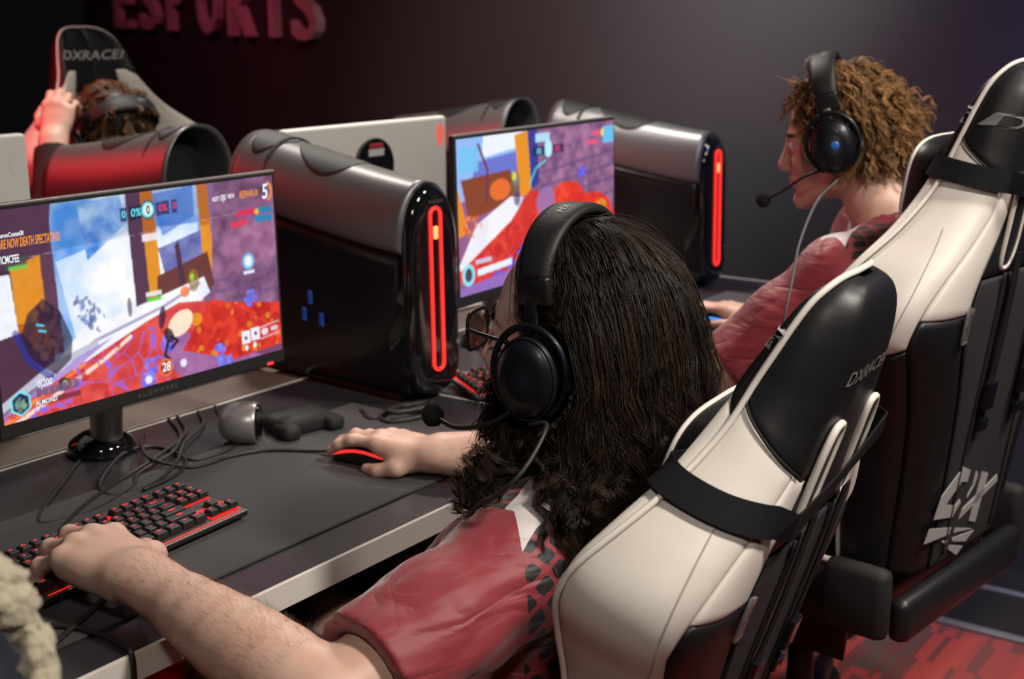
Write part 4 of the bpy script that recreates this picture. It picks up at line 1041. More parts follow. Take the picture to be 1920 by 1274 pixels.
def head_frame(az, pitch, roll=0.):
    f = np.array([math.cos(az), math.sin(az), 0.]); r = np.array([math.sin(az), -math.cos(az), 0.]); u = np.array([0, 0, 1.])
    B = np.stack([r, f, u], 1)            # columns: right, forward, up
    return B @ Rx(pitch) @ Ry(roll)       # pitch > 0 looks up

def add_head(vol, hc, B, s=1.0, k=.014):
    P = lambda x, y, z: hc + B @ (np.array([x, y, z]) * s)
    E = lambda c, r, kk=k, md='u': vol.ell(P(*c), np.array(r) * s, B, kk, md)
    Cn = lambda a, b, ra, rb, kk=k, md='u': vol.cone(P(*a), P(*b), ra * s, rb * s, kk, md)
    E((0, -.018, .055), (.076, .098, .088)); E((0, .03, .04), (.066, .066, .070), .02)
    E((0, .038, -.02), (.058, .058, .085), .02)
    for x in (-1, 1):
        Cn((x * .056, .0, -.035), (x * .050, .018, -.066), .020, .018); Cn((x * .050, .018, -.066), (x * .014, .084, -.102), .018, .017)
        E((x * .040, .074, -.022), (.024, .020, .024), .018)                    # cheek
        Cn((x * .012, .094, .031), (x * .046, .076, .030), .0085, .007, .012)      # brow
        E((x * .032, .098, .012), (.017, .012, .011), .012, 's')                  # socket
        E((x * .032, .084, .012), (.0135, .0125, .0125), .004)                     # eyelid ball
        Cn((x * .021, .0965, .0115), (x * .043, .088, .0115), .0016, .0016, .003)  # lid edge
        E((x * .012, .108, -.031), (.009, .011, .008), .006)                       # nostril wing
        E((x * .080, -.006, .0), (.007, .019, .030), .006); E((x * .084, -.004, .004), (.004, .010, .016), .006, 's')
    Cn((0, .094, .026), (0, .116, -.022), .0085, .0115, .010); E((0, .117, -.026), (.0115, .010, .010), .008)
    E((0, .092, -.058), (.028, .014, .016), .014)
    E((0, .103, -.054), (.021, .0075, .0052), .006); E((0, .1015, -.066), (.019, .0075, .0060), .006); Cn((-.022, .1005, -.0598), (.022, .1005, -.0598), .0022, .0022, .004, 's')
    E((0, .088, -.098), (.021, .017, .016), .014)
    Cn((0, -.035, -.05), (0, -.02, -.03), .055, .05, .02)
    return P

def add_hand(vol, W, f, up, thumb_side, curls, spread=(.10, .03, -.04, -.12), thumb=None, s=1.0, k=.006):
    """W wrist; f towards the fingers; up = back of the hand; thumb_side = +1 when the thumb lies along cross(f, up)"""
    f = nrm(f); up = nrm(np.asarray(up, float) - f * (np.asarray(up, float) @ f)); side = np.cross(f, up) * thumb_side      # towards the thumb
    W = np.asarray(W, float)
    kn = [(.030, .094, .004), (.0095, .099, .0065), (-.0115, .094, .004), (-.030, .085, -.002)]
    K = [W + (side * a + f * b + up * c) * s for a, b, c in kn]
    for i, q in enumerate(K):
        a = W + (side * (.016 - .0105 * i) + f * .012 - up * .002) * s
        vol.cone(a, q, .0165 * s, .0118 * s, .012)
        vol.cone(a - up * .010 * s, q - up * .009 * s - f * .008 * s, .0135 * s, .0105 * s, .012)
        vol.ell(q + up * .002 * s, np.array([.0105, .0105, .0098]) * s, None, .008)
    vol.ell(W + (f * .055 - up * .006) * s, np.array([.036, .036, .016]) * s, np.stack([side, f, up], 1), .014)
    L = [(.044, .026, .021), (.048, .030, .022), (.045, .028, .022), (.036, .021, .019)]; R0 = [.0098, .0100, .0095, .0083]
    tips = []
    for i in range(4):
        d0 = nrm(f + side * spread[i]); p = K[i]; a = 0.; ax = d0
        for j in range(3):
            a += math.radians(curls[i][j]); d = nrm(d0 * math.cos(a) - up * math.sin(a)); q = p + d * L[i][j] * s
            r0 = R0[i] * (1 - .09 * j) * s; vol.cone(p, q, r0, r0 * .90, k if j else .008)
            if j < 2: vol.ell(q, np.array([r0, r0, r0]) * 1.02, None, .003)
            p = q
        tips.append(p)
    if thumb is None: thumb = [(.024, .020, -.008), (.048, .046, -.016), (.060, .076, -.022), (.058, .102, -.026)]
    T_ = [W + (side * a + f * b + up * c) * s for a, b, c in thumb]
    vol.cone(T_[0] + (f * .014 - up * .006) * s, T_[1], .0150 * s, .0130 * s, .018); vol.cone(T_[1], T_[2], .0125 * s, .0108 * s, .008); vol.cone(T_[2], T_[3], .0108 * s, .0088 * s, .005)
    return tips

def torso(vol, J, g=0., k=.05):
    """g = extra thickness for cloth"""
    ax = nrm(J['sR'] - J['sL'])
    vol.ell(J['pelvis'], (.175 * J['wide'] + g, .125 + g, .11 + g), None, k)
    for s in (-1, 1):
        vol.cone(J['pelvis'] + ax * s * .065, J['chest'] + ax * s * .075, .115 * J['wide'] + g, .112 * J['wide'] + g, k)
        vol.cone(J['chest'] + ax * s * .075, J['chest'] + (J['neck'] - J['chest']) * .62 + ax * s * .085, .110 * J['wide'] + g, .085 + g, k)
    for S in (J['sL'], J['sR']):
        vol.cone(J['neck'] + (S - J['neck']) * .22 - np.array([0, 0, .012]), S + (J['neck'] - S) * .10, .052 + g, .056 + g, .04)
        vol.ell(S, np.array([.062, .062, .060]) + g, None, .03)

def folds(vol, amp, dirs, seed=1, region=None):
    r = np.random.default_rng(seed); X = vol.coords()
    tot = 0.
    for n, lam, wn, wl, w in dirs:
        n = nrm(n); wn = nrm(wn)
        ph = r.random() * 6
        q = (X[0] * n[0] + X[1] * n[1] + X[2] * n[2]) * (2 * PI / lam) + 1.1 * np.sin((X[0] * wn[0] + X[1] * wn[1] + X[2] * wn[2]) * (2 * PI / wl) + ph)
        e = .5 + .5 * np.sin((X[0] * wn[0] + X[1] * wn[1] + X[2] * wn[2]) * (2 * PI / (wl * 1.7)) + ph * 2)
        tot = tot + w * e * (1 - np.abs(np.sin(q * .5)) ** .8 * 2)
    if region is not None:
        c, R = region; d = np.sqrt((X[0] - c[0]) ** 2 + (X[1] - c[1]) ** 2 + (X[2] - c[2]) ** 2); tot = tot * np.clip(1.4 - d / R, 0, 1)
    vol.D += (amp * tot).astype(np.float32)

def person(name, label, J, h, shirt_mat, trouser_mat, skin_mat, az, pitch, roll=0., hands=None, sleeve=.72, fold_amp=.0035, short=True, hs=1.0, seed=3, pat=True, collar=False):
    T = thing(name, label, 'person', tuple(np.array([J['pelvis'][0], J['pelvis'][1], 0.])))
    B = head_frame(az, pitch, roll); hc = J['head']
    pts = np.array([v for v in J.values() if isinstance(v, np.ndarray)])
    lo, hi = pts.min(0) - .22, pts.max(0) + .24; lo[2] = max(lo[2], -.0)
    V = Vol(lo, hi, h)
    torso(V, J)
    V.cone(J['neck'] - np.array([0, 0, .02]), hc + B @ np.array([0, -.03, -.045]), .060, .053, .03)
    add_head(V, hc, B, hs)
    for s in 'LR':
        S, E, W = J['s' + s], J['e' + s], J['w' + s]
        V.chain([S, S + (E - S) * .5, E], [.058, .054, .046], .02)
        fr = np.linspace(0, .97, 9); V.chain([E + (W - E) * q for q in fr], list(np.interp(fr, [0, .12, .28, .45, .62, .80, .97], [.0455, .0485, .0492, .0462, .0405, .0335, .0275])), .012)
        hd = hands[s]
        _f = nrm(W - E); _s = nrm(np.cross(_f, (0, 0, 1.))); V.ell(W, np.array([.033, .040, .0235]) * hd.get('s', 1.) ** .5, np.stack([_s, _f, np.cross(_s, _f)], 1), .025)
        J['tips' + s] = add_hand(V, W, hd['f'], hd['up'], hd['side'], hd['curls'], hd.get('spread', (.10, .03, -.04, -.12)), hd.get('thumb'), hd.get('s', 1.0))
        H_, Kn, An = J['h' + s], J['k' + s], J['a' + s]
        V.chain([H_, H_ + (Kn - H_) * .5, Kn], [.088, .078, .060], .03); V.chain([Kn, Kn + (An - Kn) * .35, An], [.058, .056, .038], .02)
        ft = nrm(np.array([Kn[0] - H_[0], Kn[1] - H_[1], 0])); V.cone(An + np.array([0, 0, -.03]), An + ft * .15 + np.array([0, 0, -.045]), .040, .030, .02)
    vf = V.mesh(1)
    body = obj('body', vf, skin_mat, T, world=True)
    bv, bf = vf
    # ---- shirt
    Sv = Vol(np.minimum(J['sL'], J['sR']) * 0 + lo, hi, max(h, .0042))
    torso(Sv, J, .013)
    for s in 'LR':
        S, E = J['s' + s], J['e' + s]; n_ = nrm(E - S)
        q = S + (E - S) * (sleeve if short else 1.0); Sv.chain([S, S + (q - S) * .5, q + n_ * .05], [.072, .073, .074 if short else .062], .025)
        if not short: Sv.chain([E, E + (J['w' + s] - E) * .92], [.062, .045], .02)
    Sv.cone(J['neck'] - np.array([0, 0, .02]), J['neck'] + (hc - J['neck']) * .25, .074, .066, .02)
    folds(Sv, fold_amp, J['folds'], seed, J.get('fold_region'))
    for s in 'LR':
        S, E = J['s' + s], J['e' + s]; n_ = nrm(E - S); q = S + (E - S) * (sleeve if short else 1.0)
        if short:
            cut(Sv, q, n_, .125)
            Sv.cone(q - n_ * .05, q + n_ * .07, .0505, .053, .002, 's')
        else: cut(Sv, E + (J['w' + s] - E) * .90, nrm(J['w' + s] - E), .08)
    nd = nrm(hc - J['neck']); Sv.cone(J['neck'] + nd * .045, J['neck'] + nd * .20, .066, .10, .004, 's'); cut(Sv, J['neck'] + nd * .040 + np.array([0, 0, .0]), nd, .085)
    cut(Sv, J['pelvis'] - np.array([0, 0, .05]), (0, 0, -1), .36)
    sv, sf = Sv.mesh(2)
    ax = J['sR'] - J['sL']; ax[2] *= .6; ax = nrm(ax); fw = nrm(np.array([-ax[1], ax[0], 0])); rel = sv - J['neck']
    lat = rel @ ax; f_ = rel @ fw; up_ = rel[:, 2]
    u = lat; v_ = up_ + .85 * f_; c_, s_ = math.cos(J['pat_rot']), math.sin(J['pat_rot']); sp_ = J['pat_step']
    seam = J['seam'] + 1.1 * np.clip(J['stripe_f'] - f_, 0, .12)
    below = np.clip(-.30 - up_, 0, 1)
    pa = np.stack([(u * c_ + v_ * s_) / sp_, (-u * s_ + v_ * c_) / sp_, seam - np.abs(lat) - below * 2.], 1)
    stripe = np.minimum(J['stripe_w'] - np.abs(f_ - J['stripe_f'] + J.get('stripe_k', .10) * (np.abs(lat) - .08)), seam - np.abs(lat)); stripe = np.minimum(stripe, np.abs(lat) - .05)
    stripe = np.where(up_ < -.09, -1., stripe)
    dn = np.linalg.norm(rel - nd * (rel @ nd)[:, None], axis=1); col = np.where(np.abs(rel @ nd - .03) < .05, J.get('collar_r', .0) - dn, -1.)
    if not pat: pa[:, 2] = -1; stripe[:] = -1; col[:] = -1
    pa[:, 2] = np.minimum(pa[:, 2], J.get('pat_front', 1.) - f_)
    shirt = obj('shirt', (sv, sf), shirt_mat, T, world=True, attrs={'pattern': pa, 'stripe': stripe, 'collar': col})
    # ---- trousers
    Tv = Vol(lo, hi, max(h, .006)); ge = .012
    Tv.ell(J['pelvis'] - np.array([0, 0, .01]), (.175 * J['wide'] + ge, .125 + ge, .10 + ge), None, .04)
    for s in 'LR':
        H_, Kn, An = J['h' + s], J['k' + s], J['a' + s]
        Tv.chain([H_, H_ + (Kn - H_) * .5, Kn], [.088 + ge, .078 + ge, .060 + ge], .04); Tv.chain([Kn, Kn + (An - Kn) * .95], [.060 + ge, .050 + ge], .02); cut(Tv, Kn + (An - Kn) * .93, An - Kn, .11)
    folds(Tv, .003, [((.3, 1, .2), .07, (1, .2, .4), .15, 1.), ((.8, .4, -.5), .05, (.2, .5, 1), .2, .7)], seed + 1)
    cut(Tv, J['pelvis'] + np.array([0, 0, .085]), (0, 0, 1), .26)
    obj('trousers', Tv.mesh(2), trouser_mat, T, world=True)
    # ---- shoes
    for s in 'LR':
        H_, Kn, An = J['h' + s], J['k' + s], J['a' + s]; ft = nrm(np.array([Kn[0] - H_[0], Kn[1] - H_[1], 0]))
        W_ = Vol(An - .26, An + .26, .008); a0 = np.array([An[0], An[1], 0])
        W_.cone(a0 - ft * .04 + [0, 0, .045], a0 + ft * .17 + [0, 0, .038], .048, .040, .02); W_.cone(a0 - ft * .02 + [0, 0, .06], An, .046, .05, .02); W_.plane((0, 0, .002), (0, 0, -1)); cut(W_, An + [0, 0, .01], (0, 0, 1), .1)
        obj('shoe', W_.mesh(1), M['blackmatt'], T, world=True)
    # ---- eyes
    for x in (-1, 1):
        e = lathe([(0, -.0122), (.006, -.0106), (.0106, -.006), (.0122, 0), (.0106, .006), (.006, .0106), (0, .0122)], 18, close=False)
        obj('eye', (e[0] * hs + (hc + B @ (np.array([x * .032, .0865, .012]) * hs)), e[1]), M['eye'], T, world=True)
    return dict(T=T, B=B, hc=hc, body=(bv, bf), V=V, s=hs)

def a3(*v): return np.array(v, float)
C_KEY = [(22, 48, 26), (20, 46, 26), (22, 48, 28), (26, 46, 28)]
C_MOUSE = [(4, 22, 14), (6, 26, 14), (10, 40, 20), (14, 44, 22)]

J1 = dict(pelvis=a3(1.39, 1.0, .51), chest=a3(1.335, .875, .70), neck=a3(1.338, .812, .862), head=a3(1.333, .844, 1.034), wide=1.12,
          sL=a3(1.155, .822, .797), eL=a3(.905, .868, .738), wL=a3(.922, 1.175, .797), sR=a3(1.515, .83, .835), eR=a3(1.665, 1.0, .762), wR=a3(1.532, 1.215, .772),
          hL=a3(1.31, 1.0, .50), kL=a3(1.27, 1.40, .565), aL=a3(1.25, 1.44, .085), hR=a3(1.49, 1.02, .50), kR=a3(1.52, 1.42, .565), aR=a3(1.53, 1.46, .085),
          folds=[((-.35, -.25, .9), .040, (1, .3, .1), .15, 1.), ((-.1, -.75, .65), .052, (.9, .2, .5), .12, .9), ((.3, .5, .8), .034, (.8, -.6, .2), .10, .5)],
          pat_rot=math.radians(20), pat_step=.0275, seam=.178, stripe_f=.005, stripe_w=.024, collar_r=.0)
P1 = person('person', 'person with long wavy dark hair and beard, in a maroon jersey, typing', J1, .0036, M['jersey'], M['jeans'], M['skin'], math.radians(95), math.radians(4), 0.,
            dict(L=dict(f=(.14, .985, .02), up=(.02, -.10, 1), side=1, curls=[(16, 40, 24), (14, 38, 24), (18, 42, 26), (24, 44, 28)], spread=(.12, .02, -.09, -.22), thumb=[(.026, .026, -.006), (.050, .056, -.010), (.060, .086, -.016), (.056, .112, -.024)], s=1.24),
                 R=dict(f=(-.10, .99, .05), up=(.0, -.02, 1), side=-1, curls=C_MOUSE, spread=(.06, .02, -.04, -.10), thumb=[(.020, .024, -.010), (.040, .050, -.024), (.044, .082, -.034), (.036, .108, -.038)], s=1.02)),
            sleeve=.80, fold_amp=.0016, hs=1.04)

J2 = dict(pelvis=a3(2.245, .835, .625), chest=a3(2.285, .755, .86), neck=a3(2.312, .788, 1.045), head=a3(2.338, .915, 1.20), wide=.95,
          sL=a3(2.148, .828, .985), eL=a3(2.075, 1.01, .80), wL=a3(1.985, 1.30, .785), sR=a3(2.46, .885, 1.02), eR=a3(2.63, 1.03, .83), wR=a3(2.708, 1.212, .775),
          hL=a3(2.15, .86, .60), kL=a3(2.12, 1.27, .60), aL=a3(2.12, 1.30, .085), hR=a3(2.34, .87, .60), kR=a3(2.38, 1.28, .60), aR=a3(2.40, 1.30, .085),
          folds=[((-.4, .5, .75), .06, (1, .3, .3), .2, 1.), ((.2, .8, .5), .05, (.8, -.6, .2), .14, .6)],
          pat_rot=math.radians(38), pat_step=.026, seam=.17, stripe_f=.080, stripe_k=.0, stripe_w=.024, pat_front=.07, collar_r=.082)
P2 = person('person', 'person with curly golden-brown hair in a maroon jersey, seen in profile with head bowed', J2, .0044, M['jersey'], M['darktrouser'], M['skin2'], math.radians(106), math.radians(-10), 0.,
            dict(L=dict(f=(-.02, 1, -.02), up=(0, 0, 1), side=1, curls=C_KEY), R=dict(f=(.02, 1, .04), up=(0, 0, 1), side=-1, curls=C_MOUSE)), sleeve=.86, fold_amp=.0014, collar=True, hs=.91)

J3 = dict(pelvis=a3(2.44, 2.99, .66), chest=a3(2.42, 3.03, .86), neck=a3(2.37, 2.99, 1.02), head=a3(2.305, 2.93, 1.105), wide=.95,
          sR=a3(2.20, 2.97, 1.0), eR=a3(2.045, 2.83, .93), wR=a3(2.105, 2.90, 1.125), sL=a3(2.56, 2.99, 1.01), eL=a3(2.62, 2.85, .86), wL=a3(2.50, 2.64, .775),
          hR=a3(2.35, 2.95, .63), kR=a3(2.33, 2.55, .62), aR=a3(2.33, 2.55, .085), hL=a3(2.53, 2.95, .63), kL=a3(2.55, 2.55, .62), aL=a3(2.55, 2.55, .085),
          folds=[((-.4, .5, .75), .06, (1, .3, .3), .2, 1.)], pat_rot=.6, pat_step=.03, seam=.12, stripe_f=0, stripe_w=.02)
P3 = person('person', 'person in the far row with bowed head and raised hand, behind red-lit tower', J3, .006, M['darkshirt'], M['darktrouser'], M['skin'], math.radians(-99), math.radians(-42), 0.,
            dict(L=dict(f=(-.1, -1, 0), up=(0, 0, 1), side=1, curls=C_KEY), R=dict(f=(.45, .25, .85), up=(-.8, -.45, .35), side=-1, curls=[(20, 50, 30), (25, 55, 35), (30, 60, 35), (35, 60, 35)])), sleeve=.9, short=False, pat=False)
# ================================================================ HAIR
def hair_material(name, root, tip, rough=.38, spec=.45):
    m = mat(name, root, rough, spec=spec); nt = m.node_tree; b = nt.nodes['Principled BSDF']; N = nt.nodes.new; L = nt.links.new
    a = N('ShaderNodeAttribute'); a.attribute_name = 'tone'
    mx = N('ShaderNodeMix'); mx.data_type = 'RGBA'; mx.inputs[6].default_value = root; mx.inputs[7].default_value = tip; L(a.outputs['Fac'], mx.inputs[0]); L(mx.outputs[2], b.inputs['Base Color'])
    return m
M['hair_dark'] = hair_material('hair_dark_brown', (.008, .0052, .004, 1), (.050, .027, .016, 1), .50, .36)
M['hair_gold'] = hair_material('hair_golden_brown', (.055, .027, .011, 1), (.44, .235, .085, 1), .42, .4)
M['hair_brown'] = hair_material('hair_brown', (.03, .017, .009, 1), (.20, .115, .055, 1), .45, .4)

def strands_mesh(P, r0, r1, tone):
    """P (n, m, 3) polylines -> three-sided tapering strands"""
    n, m, _ = P.shape
    T = np.gradient(P, axis=1); T /= np.linalg.norm(T, axis=2, keepdims=True) + 1e-9
    ref = np.where(np.abs(T[..., 2:3]) < .8, np.array([0, 0, 1.]), np.array([1., 0, 0]))
    A = np.cross(T, ref); A /= np.linalg.norm(A, axis=2, keepdims=True) + 1e-9; Bv = np.cross(T, A)
    rr = (r0 + (r1 - r0) * np.linspace(0, 1, m) ** 1.5)[None, :, None] * (np.ones((n, 1, 1)) if np.isscalar(r0) else 1)
    V = np.stack([P + rr * (A * math.cos(q) + Bv * math.sin(q)) for q in (0, 2 * PI / 3, 4 * PI / 3)], 2).reshape(-1, 3)
    i, j, k = np.meshgrid(np.arange(n), np.arange(m - 1), np.arange(3), indexing='ij'); i, j, k = i.ravel(), j.ravel(), k.ravel(); k2 = (k + 1) % 3
    b = (i * m + j) * 3; F = np.stack([b + k, b + k2, b + 3 + k2, b + 3 + k], 1)
    return V, F, np.repeat(np.broadcast_to(tone, (n, m)).reshape(-1), 3)

def seg_push(p, a, b, ra, rb, lo):
    ba = b - a; t = np.clip(((p - a) @ ba) / (ba @ ba), 0, 1)[:, None]; q = a + t * ba; d = p - q; L = np.linalg.norm(d, axis=1, keepdims=True) + 1e-9
    R = (ra + (rb - ra) * t) + lo[:, None]; return np.where(L < R, q + d / L * R, p)

def head_roots(r, n, B, hc, s, hairline):
    out = []
    while sum(len(o) for o in out) < n:
        v = r.normal(size=(n * 2, 3)); v /= np.linalg.norm(v, axis=1)[:, None]
        q = v * np.array([.0775, .100, .090]) + np.array([0, -.018, .055])
        out.append(q[q[:, 2] > hairline(q[:, 1])])
    q = np.vstack(out)[:n]
    nl = (q - np.array([0, -.018, .055])) / np.array([.0775, .100, .090]) ** 2; nl /= np.linalg.norm(nl, axis=1)[:, None]
    return q, nl

def ell_push(p, hc, B, s, lo):
    """keep points outside the skull and face, lo further out"""
    l = (p - hc) @ B / s
    for c, rad in (((0, -.018, .055), (.0775, .100, .090)), ((0, .03, .0), (.070, .066, .095)), ((0, -.03, -.03), (.066, .07, .075))):
        c = np.array(c); R = np.array(rad)[None] + lo[:, None]; e = (l - c) / R; k = np.linalg.norm(e, axis=1, keepdims=True)
        l = np.where(k < 1, c + e / (k + 1e-9) * R, l)
    return hc + l * s @ B.T

def clear_headset(K, P, dz=0., hs=None):
    """press the hair in under the ear cups and the band of the headset"""
    B, hc, s = P['B'], P['hc'], P['s']; k = (hs or s) / s; l = (K - hc) @ B / s; x, y, z = l[..., 0], l[..., 1], l[..., 2]
    cup = ((y - .002 * k) / (.056 * k)) ** 2 + ((z - (-.012 + dz) * k) / (.064 * k)) ** 2 < 1
    x[:] = np.where(cup, np.clip(x, -.078 * k, .078 * k), x)
    low = (np.abs(y - .0) < .026 * k) & (z > .035)
    e = np.sqrt((x / (.0905 * k)) ** 2 + ((z - .072 * k) / (.084 * k)) ** 2); f = np.where(low & (e > 1) & (z > .05), 1 / np.maximum(e, 1e-6), 1.)
    x[:] = x * f; z[:] = np.where(f < 1, .072 * k + (z - .072 * k) * f, z)
    return hc + (np.stack([x, y, z], -1) * s) @ B.T

def hairline_std(y):
    return np.interp(y, [-.12, -.05, -.01, .02, .04, .06, .075, .09], [-.045, -.040, -.015, .012, .03, .082, .098, .11])

def long_hair(P, J, n_guides, kids_, seed, chair=None, extra=None):
    r = np.random.default_rng(seed); B, hc, s = P['B'], P['hc'], P['s']
    q, nl = head_roots(r, n_guides, B, hc, s, hairline_std); n = len(q)
    layer = .003 + .011 * r.random(n) ** 1.2; layer = layer + .006 * np.clip(-q[:, 1] / .1, 0, 1) * r.random(n)
    side = np.sign(q[:, 0] + r.normal(size=n) * .006); d = np.stack([side * .55, -.62 + 0 * side + .25 * r.normal(size=n) * .3, .25 + 0 * side], 1)
    d = np.where((q[:, 1] < -.04)[:, None], np.stack([side * .25, -.5 + 0 * side, -.3 + 0 * side], 1), d)
    d = d - nl * (d * nl).sum(1, keepdims=True) + nl * .25; d /= np.linalg.norm(d, axis=1)[:, None]
    p = hc + (q * s) @ B.T; dw = d @ B.T; L = .285 + .135 * r.random(n); L *= np.where(q[:, 1] > .02, .95, 1.); m = 30
    st = L / (m - 1); pts = [p.copy()]
    caps = [(J['neck'] + (J['sL'] - J['neck']) * .15, J['sL'], .082, .076), (J['neck'] + (J['sR'] - J['neck']) * .15, J['sR'], .082, .076), (J['neck'], hc, .068, .06),
            (J['chest'] + np.array([-.08, 0, 0]), J['neck'] + np.array([-.07, -.01, -.06]), .142, .11), (J['chest'] + np.array([.08, 0, 0]), J['neck'] + np.array([.07, -.01, -.06]), .142, .11)]
    drift = r.normal(size=(n, 3)) * np.array([.10, .10, .02])
    fwd = B[:, 1]
    for k in range(1, m):
        a = k / m; g = np.array([0, 0, -1.]); dw = dw * .72 + g * (.26 + .12 * a) + drift * .10 - fwd * .035; dw /= np.linalg.norm(dw, axis=1)[:, None]
        p = p + dw * st[:, None]
        p = ell_push(p, hc, B, s, layer * min(1, .35 + a * 2))
        for c in caps: p = seg_push(p, c[0], c[1], c[2], c[3], layer * .7)
        if chair is not None: p = p + chair[1] * np.maximum(0, chair[2] + layer * .6 - (p - chair[0]) @ chair[1])[:, None]
        l = (p - hc) @ B / s; lim = np.interp(l[:, 2], [-.16, -.10, -.02, .03, .08, .11], [.035, .002, .002, .016, .042, .10]) - .012 * r.random(n)
        l[:, 1] = np.minimum(l[:, 1], lim); p = hc + (l * s) @ B.T          # tucked back behind the face
        dw = p - pts[-1]; dw /= np.linalg.norm(dw, axis=1)[:, None] + 1e-9; pts.append(p.copy())
    G = np.stack(pts, 1)
    if extra is not None:
        X = extra(r, m); G = np.vstack([G, X]); ex = len(X); n += ex; L = np.concatenate([L, np.full(ex, .26)]); layer = np.concatenate([layer, np.full(ex, .004)])
    for _ in range(4): G[:, 1:-1] = .5 * G[:, 1:-1] + .25 * (G[:, :-2] + G[:, 2:])
    t = np.linspace(0, 1, m)[None]; amp = .0150 * np.clip((t - .24) / .45, 0, 1) ** 1.1 * (.5 + r.random((n, 1))); lam = .058 + .012 * r.random((n, 1)); rt = G[:, 0]; ph = (3.2 * np.sin(rt @ np.array([38., 11., -22.])) + 2.6 * np.sin(rt @ np.array([-17., 41., 29.])) + .9 * r.random(n))[:, None]
    w = 2 * PI * t * L[:, None] / lam + ph
    T = np.gradient(G, axis=1); T /= np.linalg.norm(T, axis=2, keepdims=True); A = np.cross(T, np.array([.2, .9, .3])); A /= np.linalg.norm(A, axis=2, keepdims=True) + 1e-9; Bn = np.cross(T, A)
    G = G + A * (amp * np.sin(w))[..., None] + Bn * (amp * .8 * np.cos(w * .93 + ph))[..., None]
    for c in caps: 
        f = seg_push(G.reshape(-1, 3), c[0], c[1], c[2], c[3], np.repeat(layer * .3, m)); G = f.reshape(n, m, 3)
    K = np.repeat(G, kids_, 0); nk = len(K)
    off = r.normal(size=(nk, 3)) * .0046 * s; k_ = .75 + .45 * np.clip((t - .05) * 4, 0, 1) - .98 * np.clip((t - .30) / .65, 0, 1) ** .8
    fr = r.normal(size=(nk, 3)) * .006 * (r.random((nk, 1)) ** 3); 
    K = K + off[:, None] * k_[..., None] + fr[:, None] * (np.clip(t - .2, 0, 1) ** 1.3)[..., None] * 1.5
    K = ell_push(K.reshape(-1, 3), hc, B, s, np.full(nk * m, .002)).reshape(nk, m, 3)
    tone = np.clip(np.repeat(r.random(n) ** 2 * .55, kids_)[:, None] + .30 * r.random((nk, 1)) ** 2 + .35 * t ** 1.6, 0, 1)
    return K, tone

def short_hair(P, n_guides, kids_, seed, length, curl, lam, lift, hl=hairline_std, fwd_fringe=-.05):
    r = np.random.default_rng(seed); B, hc, s = P['B'], P['hc'], P['s']
    q, nl = head_roots(r, n_guides, B, hc, s, hl); n = len(q); m = 16
    layer = .003 + .009 * r.random(n)
    d = np.stack([np.sign(q[:, 0]) * .25 + r.normal(size=n) * .22, np.where(q[:, 1] > .035, fwd_fringe, -.55) + r.normal(size=n) * .3, -.15 + r.normal(size=n) * .25], 1)
    d = d - nl * (d * nl).sum(1, keepdims=True); d /= np.linalg.norm(d, axis=1)[:, None] + 1e-9; d = d + nl * lift; d /= np.linalg.norm(d, axis=1)[:, None]
    p = hc + (q * s) @ B.T; dw = d @ B.T; L = length * (.65 + .6 * r.random(n)) * np.interp(q[:, 1], [-.1, 0, .06], [1.15, 1., .75]); st = L / (m - 1); pts = [p.copy()]
    for k in range(1, m):
        dw = dw * .84 + np.array([0, 0, -1.]) * .13 + r.normal(size=(n, 3)) * .05; dw /= np.linalg.norm(dw, axis=1)[:, None]
        p = ell_push(p + dw * st[:, None], hc, B, s, layer * min(1, .3 + k / m * 2)); dw = p - pts[-1]; dw /= np.linalg.norm(dw, axis=1)[:, None] + 1e-9; pts.append(p.copy())
    G = np.stack(pts, 1); t = np.linspace(0, 1, m)[None]
    amp = curl * np.clip((t - .12) / .3, 0, 1) * (.6 + .7 * r.random((n, 1))); w = 2 * PI * t * L[:, None] / (lam * (.8 + .5 * r.random((n, 1)))) + r.random((n, 1)) * 6.28
    T = np.gradient(G, axis=1); T /= np.linalg.norm(T, axis=2, keepdims=True); A = np.cross(T, np.array([.3, .8, .4])); A /= np.linalg.norm(A, axis=2, keepdims=True) + 1e-9; Bn = np.cross(T, A)
    G = G + A * (amp * np.sin(w))[..., None] + Bn * (amp * np.cos(w))[..., None]
    K = np.repeat(G, kids_, 0); nk = len(K)
    K = K + (r.normal(size=(nk, 3)) * .0034 * s)[:, None] * (1 - .62 * t)[..., None] + (r.normal(size=(nk, 3)) * .010 * r.random((nk, 1)) ** 3)[:, None] * (t ** 1.2)[..., None]
    K = ell_push(K.reshape(-1, 3), hc, B, s, np.full(nk * m, .003)).reshape(nk, m, 3)
    tone = np.clip(np.repeat(r.random(n) * .75, kids_)[:, None] + .35 * r.random((nk, 1)) + .15 * t - .1, 0, 1)
    return K, tone

def cap_mesh(P, hl, lift, drop=None):
    """the solid mass of hair under the strands"""
    B, hc, s = P['B'], P['hc'], P['s']
    def f(U, V):
        a = U * 2 * PI; y0 = np.cos(a) * .09
        zt = np.minimum(hl(np.clip(y0 - .018, -.12, .08)) + .006, .125); b0 = np.arcsin(np.clip((zt - .055) / .090, -.98, .95)); b = b0 + (PI / 2 - b0) * V
        x = np.sin(a) * np.cos(b) * (.0775 + lift); y = np.cos(a) * np.cos(b) * (.100 + lift) - .018; z = np.sin(b) * (.090 + lift) + .055
        return hc + (np.stack([x, y, z], -1).reshape(-1, 3) * s) @ B.T
    return grid(lambda U, V: f(U, V), 61, 24)

